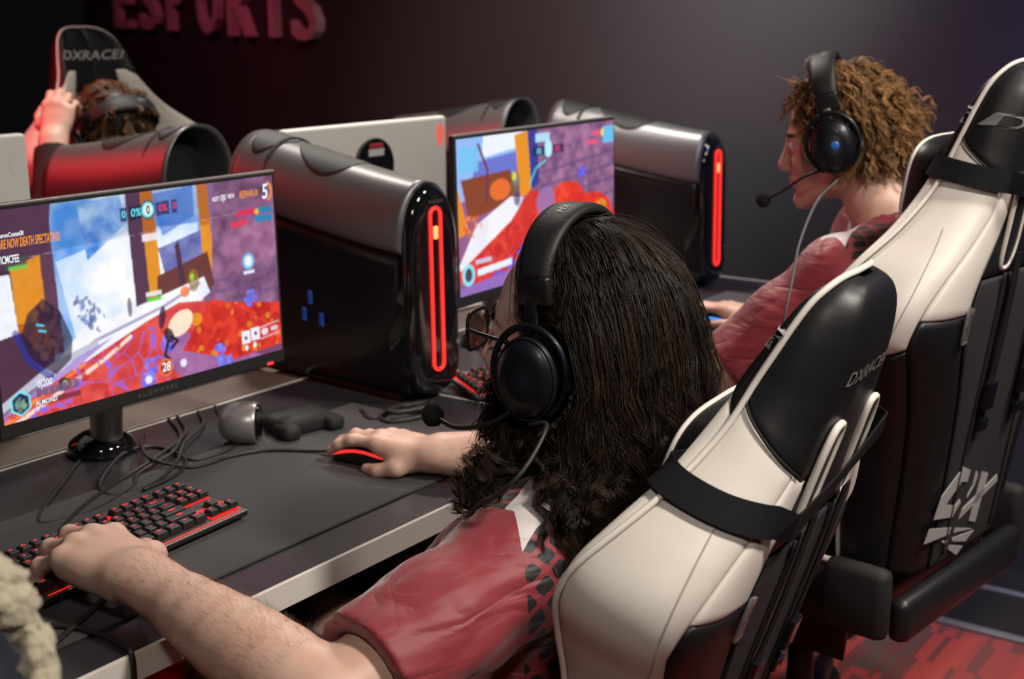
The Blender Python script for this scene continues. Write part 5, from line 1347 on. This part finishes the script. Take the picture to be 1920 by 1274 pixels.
def add_hair(P, K, tone, r0, r1, m, cap, name='hair'):
    V, F, tn = strands_mesh(K, r0, r1, tone)
    if cap is not None:
        n = len(V); V = np.vstack([V, cap[0]]); F = np.vstack([F, cap[1] + n]); tn = np.concatenate([tn, np.zeros(len(cap[0]))])
    return obj(name, (V, F), m, P['T'], world=True, attrs={'tone': tn})

def front_lock(r, m):
    out = []; B, hc, s = P1['B'], P1['hc'], P1['s']; Wl = lambda *v: hc + B @ (np.array(v) * s)
    for k in range(40):
        j = r.normal(size=3) * .012; g = r.random()
        out.append(cr([Wl(-.070, -.035 + .03 * r.random(), .03), Wl(-.086, -.030 + .02 * g, -.04), Wl(-.092, -.012 + .03 * g, -.10), np.array([1.245, .855, .925]) + j, np.array([1.200, .868 + .02 * g, .893]) + j * 1.2, np.array([1.158 + .045 * r.random(), .875, .868 + .02 * r.random()]) + j * 1.2], m))
    return np.array(out)
_cy, _cr = math.radians(4.5), math.radians(17.5); _cw = np.array([-math.sin(_cy) * math.cos(_cr), math.cos(_cy) * math.cos(_cr), math.sin(_cr)])
K, tn = long_hair(P1, J1, 600, 34, 5, (np.array([1.289, .689, .493]), _cw, .060), front_lock); K = clear_headset(K, P1); add_hair(P1, K, tn, .00042, .00022, M['hair_dark'], cap_mesh(P1, hairline_std, .004))
K, tn = short_hair(P2, 800, 14, 8, .064, .0046, .036, .05, lambda y: hairline_std(y) + .012 * (y > .02)); K = clear_headset(K, P2, .012, 1.0); add_hair(P2, K, tn, .00075, .00045, M['hair_gold'], cap_mesh(P2, hairline_std, .003))
K, tn = short_hair(P3, 260, 10, 9, .055, .002, .05, .25); K = clear_headset(K, P3); add_hair(P3, K, tn, .0012, .0008, M['hair_brown'], cap_mesh(P3, hairline_std, .004))

def beard(P, n, seed, length):
    r = np.random.default_rng(seed); v, f = P['body']; B, hc, s = P['B'], P['hc'], P['s']
    l = (v - hc) @ B / s
    jaw = np.interp(l[:, 1], [-.02, .02, .06, .10], [-.015, -.03, -.046, -.052])
    ok = (np.linalg.norm(l, axis=1) < .16) & (l[:, 1] > -.012) & (l[:, 2] < jaw) & (l[:, 2] > -.125) & ~((np.abs(l[:, 0]) < .024) & (l[:, 2] > -.074) & (l[:, 2] < -.050) & (l[:, 1] > .08)) & (np.abs(l[:, 0]) < .075)
    i = r.choice(np.nonzero(ok)[0], n); e1 = r.normal(size=(n, 3)) * .0015
    p = v[i] + e1; c = hc + B @ np.array([0, .02, -.05]); nn = p - c; nn /= np.linalg.norm(nn, axis=1)[:, None]
    m = 8; L = length * (.4 + .9 * r.random(n)); dw = nn * .8 + np.array([0, 0, -.7]) + r.normal(size=(n, 3)) * .35; pts = [p]
    for k in range(1, m):
        dw = dw / np.linalg.norm(dw, axis=1)[:, None]; p = p + dw * (L / (m - 1))[:, None]; pts.append(p); dw = dw * .8 + np.array([0, 0, -.25]) + r.normal(size=(n, 3)) * .16
    tone = np.clip(r.random((n, 1)) ** 2 * .5 + np.zeros((1, m)), 0, 1)
    V, F, t = strands_mesh(np.stack(pts, 1), .00042, .0002, tone); obj('beard', (V, F), M['hair_dark'], P['T'], world=True, attrs={'tone': t})
beard(P1, 5200, 12, .036)
def brows(P, m, seed):
    r = np.random.default_rng(seed); B, hc, s = P['B'], P['hc'], P['s']; n = 160
    for sg in (-1, 1):
        x = sg * (.012 + .034 * r.random(n)); l = np.stack([x, .104 - (np.abs(x) / .046) ** 2 * .020, .033 + .0018 * r.normal(size=n)], 1); pts = []
        for k in range(4): pts.append(hc + (l * s) @ B.T); l = l + np.array([sg * .0028, -.0008, .0003])
        V, F, t = strands_mesh(np.stack(pts, 1), .0005, .0003, .3 * np.ones((n, 1))); obj('eyebrow', (V, F), m, P['T'], world=True, attrs={'tone': t})
brows(P1, M['hair_dark'], 1); brows(P2, M['hair_brown'], 2); brows(P3, M['hair_brown'], 3)

def arm_hair(P, J, side, n, seed):
    r = np.random.default_rng(seed); v, _ = P['body']; E, W = J['e' + side], J['w' + side]; ax = W - E; L = np.linalg.norm(ax); ax = ax / L
    t = (v - E) @ ax / L; d = v - (E + np.outer(np.clip(t, 0, 1) * L, ax)); R = np.linalg.norm(d, axis=1); ok = np.nonzero((t > .12) & (t < .98) & (R < .065) & (d[:, 2] > -.03))[0]
    i = r.choice(ok, n); p = v[i] + r.normal(size=(n, 3)) * .0012; nn = d[i] / R[i][:, None]; dw = nn * .55 + ax * .75 + r.normal(size=(n, 3)) * .28; pts = [p]
    for k in range(4): dw = dw / np.linalg.norm(dw, axis=1)[:, None]; p = p + dw * (.0022 * (.6 + .8 * r.random((n, 1)))); pts.append(p); dw = dw - nn * .16
    V, F, tn = strands_mesh(np.stack(pts, 1), .00008, .00004, .55 + .45 * r.random((n, 1))); obj('arm_hair', (V, F), M['hair_brown'], P['T'], world=True, attrs={'tone': tn})
arm_hair(P1, J1, 'L', 2600, 21); arm_hair(P1, J1, 'R', 1200, 22)
# ================================================================ HEADSETS
M['softblack'] = mat('soft_black', (.008, .008, .009, 1), .55, spec=.4, bump=(300, .35, .0012))
M['foam'] = mat('foam_black', (.008, .007, .008, 1), .95, bump=(600, .8, .001))
M['earcup'] = mat('earcup_shell', (.006, .007, .011, 1), .36, spec=.35, coat=.08)
M['steel'] = mat('brushed_steel', (.30, .30, .31, 1), .34, metal=.8)
M['blueglint'] = mat('badge_blue', (.02, .10, .32, 1), .25, emit=(.02, .16, .55, 1), estr=.35)
def headset(label, P, tilt, boom, cable, rot=0., glint=False, wide=1., band_dy=.0, hs=None, dz=0.):
    hc, s = P['hc'], hs or P['s']; B = P['B'] @ Rx(tilt)
    T = thing('headset', label, 'headset', (hc[0], hc[1], 0.))
    W_ = lambda v: hc + (np.asarray(v, float) * s) @ B.T
    ob = lambda n, vf, m, par=None, **k: obj(n, (W_(vf[0]), vf[1]), m, par or T, world=True, **k)
    cx, top = .101 * wide, .161
    # padded band: a strap swept over the head
    a = np.linspace(-1.36, 1.36, 48); X = .092 * np.sin(a) * 1.06; Z = .072 + (top - .072) * np.cos(a) ** .9
    wid = .0255 - .005 * np.abs(a) / 1.36; th = .0075
    V, F = [], []
    for i in range(48):
        n = np.array([math.sin(a[i]) / .092, 0, math.cos(a[i]) / (top - .072)]); n /= np.linalg.norm(n); c = np.array([X[i], band_dy, Z[i]])
        for q in np.linspace(0, 2 * PI, 14, endpoint=False): V.append(c + np.array([0, 1., 0]) * wid[i] * np.sign(math.cos(q)) * abs(math.cos(q)) ** .5 + n * th * math.sin(q))
    for i in range(47):
        for k in range(14): F.append((i * 14 + k, i * 14 + (k + 1) % 14, i * 14 + 14 + (k + 1) % 14, i * 14 + 14 + k))
    F += [tuple(range(14))[::-1], tuple(47 * 14 + k for k in range(14))]
    bd = ob('headband', (np.array(V), F), M['softblack'])
    tm = text_mesh('HX', .017, shear=.35, sx=1.1, bold=-.0004); aa = -.30 + tm[0][:, 0] / .12 * 1.0; 
    lv = np.stack([.092 * np.sin(aa) * 1.06, band_dy + tm[0][:, 1] - .004, .072 + (top - .072) * np.cos(aa) ** .9], 1); nn = np.stack([np.sin(aa) / .092, 0 * aa, np.cos(aa) / (top - .072)], 1); nn /= np.linalg.norm(nn, axis=1)[:, None]
    ob('band_name', (lv + nn * .0085, tm[1]), M['textlight'], bd, smooth=False)
    for sd in (-1, 1):
        ob('band_end', box((sd * .095, band_dy, .082), (.013, .042, .034), .004, 2, Ry(sd * .10)), M['black'])
        ob('slider', box((sd * .0985, band_dy + .002, .052), (.004, .015, .050), .0015, 2), M['steel'] if glint else M['softblack'])
        # yoke: half ring round the top of the cup
        q = np.linspace(-.35 * PI, 1.35 * PI, 40); yk = np.stack([0 * q + sd * (cx + .006), .002 + .046 * np.cos(q), dz - .008 + .052 * np.sin(q)], 1)
        ob('yoke', tube(yk, .0042, 8), M['earcup'])
        for qq in (.25 * PI, .5 * PI, .75 * PI):
            ob('yoke_rib', tube([(sd * (cx + .005), .002 + .046 * math.cos(qq), dz - .008 + .052 * math.sin(qq)), (sd * (cx + .006), .002 + .037 * math.cos(qq), dz - .010 + .042 * math.sin(qq))], .003, 6), M['earcup'])
        cup = lathe([(0, .026), (.55, .0255), (.82, .022), (.95, .015), (1., .006), (1., -.004), (.97, -.008), (0, -.008)], 44, ax=0); v = cup[0].copy(); v[:, 1] *= .0385; v[:, 2] *= .0485; v[:, 0] = sd * (cx + v[:, 0]); v[:, 1] += .002; v[:, 2] += dz - .014
        ec = ob('earcup', (v, cup[1]), M['earcup'])
        rg = np.linspace(0, 2 * PI, 48, endpoint=False); ob('cup_rim', tube(np.stack([0 * rg + sd * (cx + .016), .002 + .0365 * np.cos(rg), dz - .014 + .0465 * np.sin(rg)], 1), .0012, 6, True), M['black'], ec)
        cus = tube(np.stack([0 * rg + sd * (cx - .017), .002 + .030 * np.cos(rg), dz - .014 + .039 * np.sin(rg)], 1), .0115, 12, True); ob('ear_cushion', cus, M['softblack'])
        for yy, zz in ((.047, -.020), (-.043, -.02)): ob('pivot_screw', box((sd * (cx + .002), yy, zz + dz), (.012, .010, .014), .003), M['steel'] if glint else M['black'])
        if glint:
            bg = lathe([(0, 0), (.007, 0), (.007, .0015), (0, .0015)], 20, ax=0); ob('cup_badge', (bg[0] * np.array([sd, 1, 1]) + np.array([sd * (cx + .0255), -.004, dz - .012]), bg[1]), M['blueglint'], ec)
    bm_ = cr(boom, 30); mic = ob('microphone_boom', tube(bm_, .0026, 8), M['black'])
    e = np.array(boom[-1]); fm = lathe([(0, -.0145), (.008, -.0125), (.0125, -.006), (.0138, 0), (.0125, .006), (.008, .0125), (0, .0145)], 22, close=False); ob('microphone_foam', (fm[0] + e, fm[1]), M['foam'], mic)
    return T, W_
H1, hw1 = headset('black over-ear headset worn by the long-haired player', P1, math.radians(-6), [(-.112, .018, -.050), (-.112, .05, -.070), (-.100, .105, -.086), (-.082, .150, -.080)], None)
H2, hw2 = headset('black over-ear headset with a steel slider on the curly-haired player', P2, math.radians(-4), [(-.112, .018, -.030), (-.108, .06, -.036), (-.092, .110, -.056), (-.075, .145, -.064)], None, glint=True, hs=1.0, dz=.020)
H3, hw3 = headset('dark headset on the bowed head of the person in the far row', P3, math.radians(-6), [(-.112, .018, -.050), (-.11, .06, -.07), (-.09, .12, -.08)], None)

# ================================================================ EYEGLASSES
def lens_material():
    m = mat('lens_glass', (1, 1, 1, 1), .02, trans=1., ior=1.12, spec=.8); return m
M['lens'] = lens_material()
def eyeglasses(P):
    hc, s, B = P['hc'], P['s'], P['B']; T = thing('eyeglasses', 'black framed eyeglasses on the long-haired player', 'eyeglasses', (hc[0], hc[1], 0.))
    W_ = lambda v: hc + (np.asarray(v, float) * s) @ B.T
    ob = lambda n, vf, m, **k: obj(n, (W_(vf[0]), vf[1]), m, T, world=True, **k)
    for sd in (-1, 1):
        a = np.linspace(0, 2 * PI, 44, endpoint=False); x = .0275 * np.sign(np.cos(a)) * np.abs(np.cos(a)) ** .5; z = .0225 * np.sign(np.sin(a)) * np.abs(np.sin(a)) ** .5
        X = sd * .0345 + x; Y = .117 - 1.6 * (np.abs(X) ** 2) - .10 * z * 0 + .08 * z; L_ = np.stack([X, Y, .006 + z], 1)
        ob('rim', tube(L_, .0024, 8, True), M['black'])
        n = len(a); V = np.vstack([L_ * 1., L_ + np.array([0, -.0012, 0])]); F = [tuple(range(n)), tuple(range(2 * n - 1, n - 1, -1))] + [(k, (k + 1) % n, n + (k + 1) % n, n + k) for k in range(n)]
        ob('lens', (V, F), M['lens'], smooth=False)
        ob('temple', tube(cr([(sd * .062, .111, .014), (sd * .074, .095, .014), (sd * .080, .05, .012), (sd * .083, .0, .008), (sd * .082, -.02, -.010)], 24), .0024, 8), M['black'])
    ob('bridge', tube(cr([(-.010, .1165, .012), (0, .121, .015), (.010, .1165, .012)], 10), .0021, 8), M['black'])
    return T
eyeglasses(P1)

# ================================================================ KEYBOARDS
M['keycap'] = mat('keycap', (.016, .016, .017, 1), .42)
M['keylegend'] = mat('key_legend_lit', (.6, .02, .02, 1), .5, emit=(1, .05, .035, 1), estr=.75)
M['keyplate'] = mat('key_plate', (.16, .155, .15, 1), .4, metal=.7)
M['keyglow'] = mat('key_backlight', (.5, .01, .01, 1), .5, emit=(1, .018, .012, 1), estr=.85)
_U = .01905
ROWS = [(0., [('Esc', 1, 0), ('F1', 1, 1), ('F2', 1, 0), ('F3', 1, 0), ('F4', 1, 0), ('F5', 1, .5), ('F6', 1, 0), ('F7', 1, 0), ('F8', 1, 0), ('F9', 1, .5), ('F10', 1, 0), ('F11', 1, 0), ('F12', 1, 0), ('Pr', 1, .25), ('Sc', 1, 0), ('Pa', 1, 0)]),
        (1.25, [(c, 1, 0) for c in '`1234567890-='] + [('Back', 2, 0), ('Ins', 1, .25), ('Hm', 1, 0), ('Up', 1, 0)]),
        (2.25, [('Tab', 1.5, 0)] + [(c, 1, 0) for c in 'QWERTYUIOP[]'] + [('\\', 1.5, 0), ('Del', 1, .25), ('End', 1, 0), ('Dn', 1, 0)]),
        (3.25, [('Caps', 1.75, 0)] + [(c, 1, 0) for c in "ASDFGHJKL;'"] + [('Enter', 2.25, 0)]),
        (4.25, [('Shift', 2.25, 0)] + [(c, 1, 0) for c in 'ZXCVBNM,./'] + [('Shift', 2.75, 0), ('^', 1, 1.25)]),
        (5.25, [('Ctrl', 1.25, 0), ('Fn', 1.25, 0), ('Alt', 1.25, 0), ('', 6.25, 0), ('Alt', 1.25, 0), ('Fn', 1.25, 0), ('=', 1.25, 0), ('Ctrl', 1.25, 0), ('<', 1, .25), ('v', 1, 0), ('>', 1, 0)])]
def keycap(w, legend):
    bm = bmesh.new(); hx, hy = w * _U / 2 - .0008, _U / 2 - .0008
    lo = [(-hx, -hy, 0), (hx, -hy, 0), (hx, hy, 0), (-hx, hy, 0)]; ti = .0024; hi = [(-hx + ti, -hy + .0022, .0082), (hx - ti, -hy + .0022, .0082), (hx - ti, hy - .0032, .0090), (-hx + ti, hy - .0032, .0090)]
    v = [bm.verts.new(p) for p in lo + hi]
    for q in ((3, 2, 1, 0), (4, 5, 6, 7), (0, 1, 5, 4), (1, 2, 6, 5), (2, 3, 7, 6), (3, 0, 4, 7)): bm.faces.new([v[i] for i in q])
    bmesh.ops.bevel(bm, geom=bm.edges[:], offset=.0007, segments=2, affect='EDGES', profile=.5)
    cv, cf = bm_out(bm); n = len(cf); mi = [0] * n
    if legend:
        t = text_mesh(legend, .0078 if len(legend) < 2 else .0056, bold=.0002); tv = t[0].copy()
        tv[:, 1] += .0015; tv[:, 2] = .0088 + .055 * (tv[:, 1]); cv = np.vstack([cv, tv]); k = len(cv) - len(tv); cf = cf + [tuple(i + k for i in q) for q in t[1]]; mi += [1] * len(t[1])
    return cv, cf, mi
def keyboard(label, loc, rz):
    t = thing('keyboard', label, 'keyboard', loc, rz, 'black keyboards with red backlight'); Wd, Dp = 18.4 * _U, .140; x0 = -Wd / 2 + .004; y0 = Dp / 2 - .010
    tl = Rx(math.radians(3.5)); up = np.array([0, 0, .0045])
    ob = lambda n, vf, m, par=None, **k: obj(n, (np.asarray(vf[0]) @ tl.T + up, vf[1]), m, par or t, **k)
    ob('case', box((0, 0, .0085), (Wd + .006, Dp + .006, .007), .003), M['black'], smooth=False)
    ob('top_plate', box((0, 0, .0128), (Wd + .005, Dp + .005, .0022), .001), M['keyplate'], smooth=False)
    gl = [box((x0 + 7.5 * _U, y0 - 3.35 * _U, .0140), (15.05 * _U, 4.9 * _U, .0010)), box((x0 + 7.5 * _U, y0 - .5 * _U, .0140), (15.05 * _U, .86 * _U, .0010)), box((x0 + 16.75 * _U, y0 - 1.75 * _U, .0140), (3.0 * _U, 2.9 * _U, .0010)), box((x0 + 16.75 * _U, y0 - 5.35 * _U, .0140), (3.0 * _U, 1.9 * _U, .0010)),
          box((0, -Dp / 2 + .0035, .0142), (Wd * .95, .0014, .0012))]
    ob('backlight', join(*gl), M['keyglow'], smooth=False)
    for yy, row in ROWS:
        x = 0.
        for leg, w, gap in row:
            x += gap; cx = x0 + (x + w / 2) * _U; cy = y0 - (yy + .5) * _U; x += w
            cv, cf, mi = keycap(w, leg); cv = cv + np.array([cx, cy, .0165])
            ob('key', (cv, cf), [M['keycap'], M['keylegend']], None, smooth=False, midx=mi)
    tm = text_mesh('HyperX', .010, shear=.3); ob('plate_name', place((tm[0], tm[1]), (x0 + 16.75 * _U, y0 - 3.9 * _U, .0142), (1, 0, 0), (0, 1, 0)), M['blackmatt'], smooth=False)
    return t
K1 = keyboard('black red-lit keyboard under the front player\'s left hand', (1.052, 1.385, DZ + .0042), math.radians(4))
K2 = copy_tree(K1); K2['label'] = 'blurred red-lit keyboard in front of the curly-haired player'; K2.location = (2.085, 1.392, DZ + .0002); K2.rotation_euler = (0, 0, math.radians(-29))

# ================================================================ MICE
def mouse(label, loc, rz, glow):
    t = thing('computer_mouse', label, 'mouse', loc, rz, None)
    def hull(U, V):
        a = U * 2 * PI; y = -.060 + .120 * V; e = np.sqrt(np.clip(1 - ((V - .5) * 2) ** 4, 0, 1)); w = (.031 - .004 * np.sin(V * PI)) * e; h = (.024 + .017 * np.sin(np.clip(V * 1.1 + .02, 0, 1) * PI) ** 1.2 * (1 - .35 * V)) * e
        x = w * np.sign(np.cos(a)) * np.abs(np.cos(a)) ** .7; z = np.where(np.sin(a) > 0, h * np.abs(np.sin(a)) ** .8, 0 * a)
        return np.stack([x, y, z + .002], -1)
    obj('shell', grid(hull, 40, 30), M['blackmatt'], t)
    v = np.linspace(.10, .98, 30)
    for sd in (-1, 1):
        P = hull(np.where(sd > 0, .055, .445) + 0 * v, v); P[:, 0] += sd * .0012; P[:, 2] = .016 + .012 * np.sin(v * PI) - .008 * v; obj('light_strip', tube(P, .0026, 8), glow, t)
    obj('wheel', (lathe([(0, -.004), (.009, -.004), (.010, 0), (.009, .004), (0, .004)], 18, ax=0)[0] + np.array([0, .036, .028]), lathe([(0, -.004), (.009, -.004), (.010, 0), (.009, .004), (0, .004)], 18, ax=0)[1]), M['rubber'], t)
    return t
M['mouse_red'] = mat('mouse_red', (.8, .02, .02, 1), .4, emit=(1, .04, .03, 1), estr=.9)
M['mouse_blue'] = mat('mouse_blue', (.05, .2, .8, 1), .4, emit=(.06, .30, 1, 1), estr=1.3)
mouse('black mouse with a glowing red side strip in the front player\'s right hand', (1.522, 1.355, DZ + .0042), math.radians(6), M['mouse_red'])
mouse('mouse with a glowing blue side strip in the curly-haired player\'s right hand', (2.712, 1.337, DZ + .0042), 0., M['mouse_blue'])

# ================================================================ CABLES AND BITS ON THE DESK
M['cable_grey'] = mat('cable_grey', (.06, .06, .06, 1), .45)
def cable(label, pts, r=.0028, n=90, name='cable', m='rubber'):
    return tag(obj(name, tube(cr(pts, n), r, 8), M[m]), label, 'cable')
z0 = DZ + .003
cable('long black cable looping from behind the left monitor towards the keyboard', [(1.40, 1.79, z0), (1.30, 1.76, z0), (1.17, 1.66, z0), (1.075, 1.58, z0), (1.06, 1.545, z0), (1.12, 1.53, z0), (1.22, 1.56, z0), (1.27, 1.60, z0 + .004), (1.36, 1.63, z0 + .006), (1.44, 1.70, z0 + .004), (1.50, 1.80, z0)])
cable('black cable crossing the desk to the keyboard\'s upper left', [(1.52, 1.80, z0), (1.45, 1.70, z0 + .004), (1.33, 1.63, z0 + .008), (1.20, 1.585, z0 + .004), (1.12, 1.545, z0 + .005), (1.03, 1.49, z0), (1.0, 1.465, z0 + .003)])
cable('thin loop of black cable behind the keyboard', [(1.56, 1.79, z0), (1.50, 1.71, z0 + .006), (1.40, 1.645, z0 + .010), (1.33, 1.585, z0 + .006), (1.25, 1.545, z0 + .003), (1.19, 1.555, z0), (1.195, 1.60, z0 + .003), (1.26, 1.655, z0 + .008), (1.33, 1.70, z0 + .004), (1.38, 1.69, z0), (1.36, 1.60, z0 + .004), (1.30, 1.545, z0 + .006), (1.22, 1.53, z0 + .006)])
cable('black cable from under the left monitor to the silver device', [(1.36, 1.60, z0 + .004), (1.37, 1.575, z0 + .003), (1.44, 1.575, z0 + .003), (1.50, 1.62, z0), (1.54, 1.70, z0), (1.60, 1.79, z0)])
cable('black mouse cable curving across the desk mat', [(1.512, 1.416, DZ + .012), (1.50, 1.46, DZ + .0075), (1.46, 1.52, DZ + .0075), (1.40, 1.545, DZ + .0075), (1.37, 1.545, DZ + .0075), (1.33, 1.56, DZ + .0075), (1.31, 1.62, z0 + .012), (1.35, 1.69, z0 + .010), (1.42, 1.77, z0)])
cable('black cable hanging over the white desk edge at lower left', [(.70, 1.34, z0 + .0045), (.80, 1.31, z0 + .0045), (.86, 1.25, z0 + .0045), (.876, 1.19, z0 + .004), (.872, 1.145, z0 + .003), (.868, 1.128, z0 - .002), (.868, 1.126, z0 - .06), (.875, 1.122, z0 - .16), (.95, 1.14, .45), (1.1, 1.3, .30)], .0036, 120)
cable('black cable along the desk mat edge at lower left', [(.70, 1.17, z0), (.80, 1.20, z0 + .006), (.88, 1.235, z0 + .006), (.95, 1.27, z0 + .006)], .0034)
cable('coil of black cable at the foot of the front tower', [(1.72, 1.50, z0), (1.70, 1.46, z0 + .004), (1.75, 1.43, z0 + .006), (1.79, 1.45, z0 + .010), (1.77, 1.48, z0 + .014), (1.72, 1.475, z0 + .018), (1.71, 1.45, z0 + .02), (1.76, 1.425, z0 + .022), (1.80, 1.45, z0 + .018), (1.75, 1.49, z0 + .010), (1.70, 1.50, z0 + .002), (1.73, 1.55, z0)], .005, 140)
c1 = hw1([(-.112, .0, -.066), (-.114, .01, -.115)]); cable('thin black headset cable hanging from the long-haired player\'s ear cup', [c1[0], (1.192, .792, .978), (1.155, .784, .955), (1.128, .790, .932), (1.125, .815, .909), (1.138, .850, .885), (1.16, .90, .82), (1.19, .96, .70)], .0028)
c2 = hw2([(-.110, .004, -.052), (-.116, .01, -.115)]); cable('thin grey headset cable hanging over the curly-haired player\'s sleeve', [c2[0], (2.168, .885, 1.117), (2.062, .868, 1.062), (1.995, .850, 1.011), (1.955, .842, .96), (1.95, .85, .88), (2.0, .90, .72)], .0022, m='cable_grey')

dv = thing('speaker', 'small round silver device on the desk below the monitor corner', 'speaker', (1.475, 1.592, DZ))
def _dev(vf): return vf[0] @ Rz(math.radians(-54.8)).T + np.array([0, 0, .038]), vf[1]
obj('body', _dev(lathe([(0, -.036), (.012, -.0345), (.024, -.028), (.033, -.015), (.036, 0), (.036, .026), (.034, .030), (0, .030)], 32, ax=0)), M['silver'], dv, sharp=50)
obj('end_cap', _dev(lathe([(0, .0295), (.031, .0295), (.030, .033), (0, .033)], 28, ax=0)), M['gloss'], dv, sharp=50); obj('foot', box((0, 0, .002), (.04, .04, .004), .001), M['black'], dv, smooth=False)
bx = thing('game_controller', 'black rounded gadget lying beside the small silver device', 'controller', (1.585, 1.565, DZ), -.2)
obj('body', box((0, 0, .017), (.11, .07, .034), .012, 3), M['blackmatt'], bx); obj('grip', box((-.045, -.03, .015), (.034, .05, .028), .011, 3), M['blackmatt'], bx); obj('grip', box((.045, -.03, .015), (.034, .05, .028), .011, 3), M['blackmatt'], bx)

# ================================================================ JACKET AT THE NEAR LEFT CORNER
M['denim'] = mat('dark_denim', (.010, .014, .026, 1), .85, bump=(700, .5, .001), var=(10, (.022, .03, .05, 1), .4, .65))
M['fleece'] = mat('cream_fleece', (.56, .50, .36, 1), .95, bump=(120, 1., .006), sheen=.4)
jk = thing('worn_jacket', 'dark denim jacket with cream fleece trim, blurred at the lower left corner', 'jacket', (.45, .80, 0.))  # worn by an unseen person close to the camera; wearer not modelled
Vj = Vol((.26, .62, .45), (.62, 1.02, 1.10), .006)
Vj.chain([(.44, .84, .52), (.448, .832, .78), (.452, .828, .955)], [.10, .092, .080], .03); Vj.cone((.40, .86, 1.0), (.452, .80, 1.02), .04, .035, .03)
folds(Vj, .004, [((.2, .3, 1), .07, (1, .3, .2), .2, 1.)], 4)
obj('body', Vj.mesh(1), M['denim'], jk, world=True)
rf = np.random.default_rng(3)
def fleece(name, pts, rad):
    P = np.array(pts); V = Vol(P.min(0) - .04, P.max(0) + .04, .0035); C_ = cr(P, 26); V.chain(C_, [rad] * 26, .006); X = V.coords(); nz = 0
    for k in range(12): q = rf.normal(size=3) * 300; nz = nz + np.sin(X[0] * q[0] + X[1] * q[1] + X[2] * q[2] + rf.random() * 6)
    V.D += (nz * .0008).astype(np.float32); obj(name, V.mesh(0), M['fleece'], jk, world=True)
fleece('collar', [(.440, .79, 1.112), (.453, .761, 1.097), (.462, .742, 1.084), (.472, .724, 1.073), (.478, .711, 1.064), (.479, .704, 1.054)], .0135)
fleece('fleece_edge', [(.476, .709, 1.050), (.477, .701, 1.034), (.475, .696, 1.018), (.474, .690, 1.0), (.471, .685, .975), (.468, .684, .90), (.466, .69, .76)], .0075)
for _o in kids(jk):
    _m = {'body': (-.0035, .004, -.006), 'collar': (-.013, .019, -.003), 'fleece_edge': (-.0045, .008, -.012)}[_o.name.split('.')[0]]
    _o.data.transform(Matrix.Translation(_m))
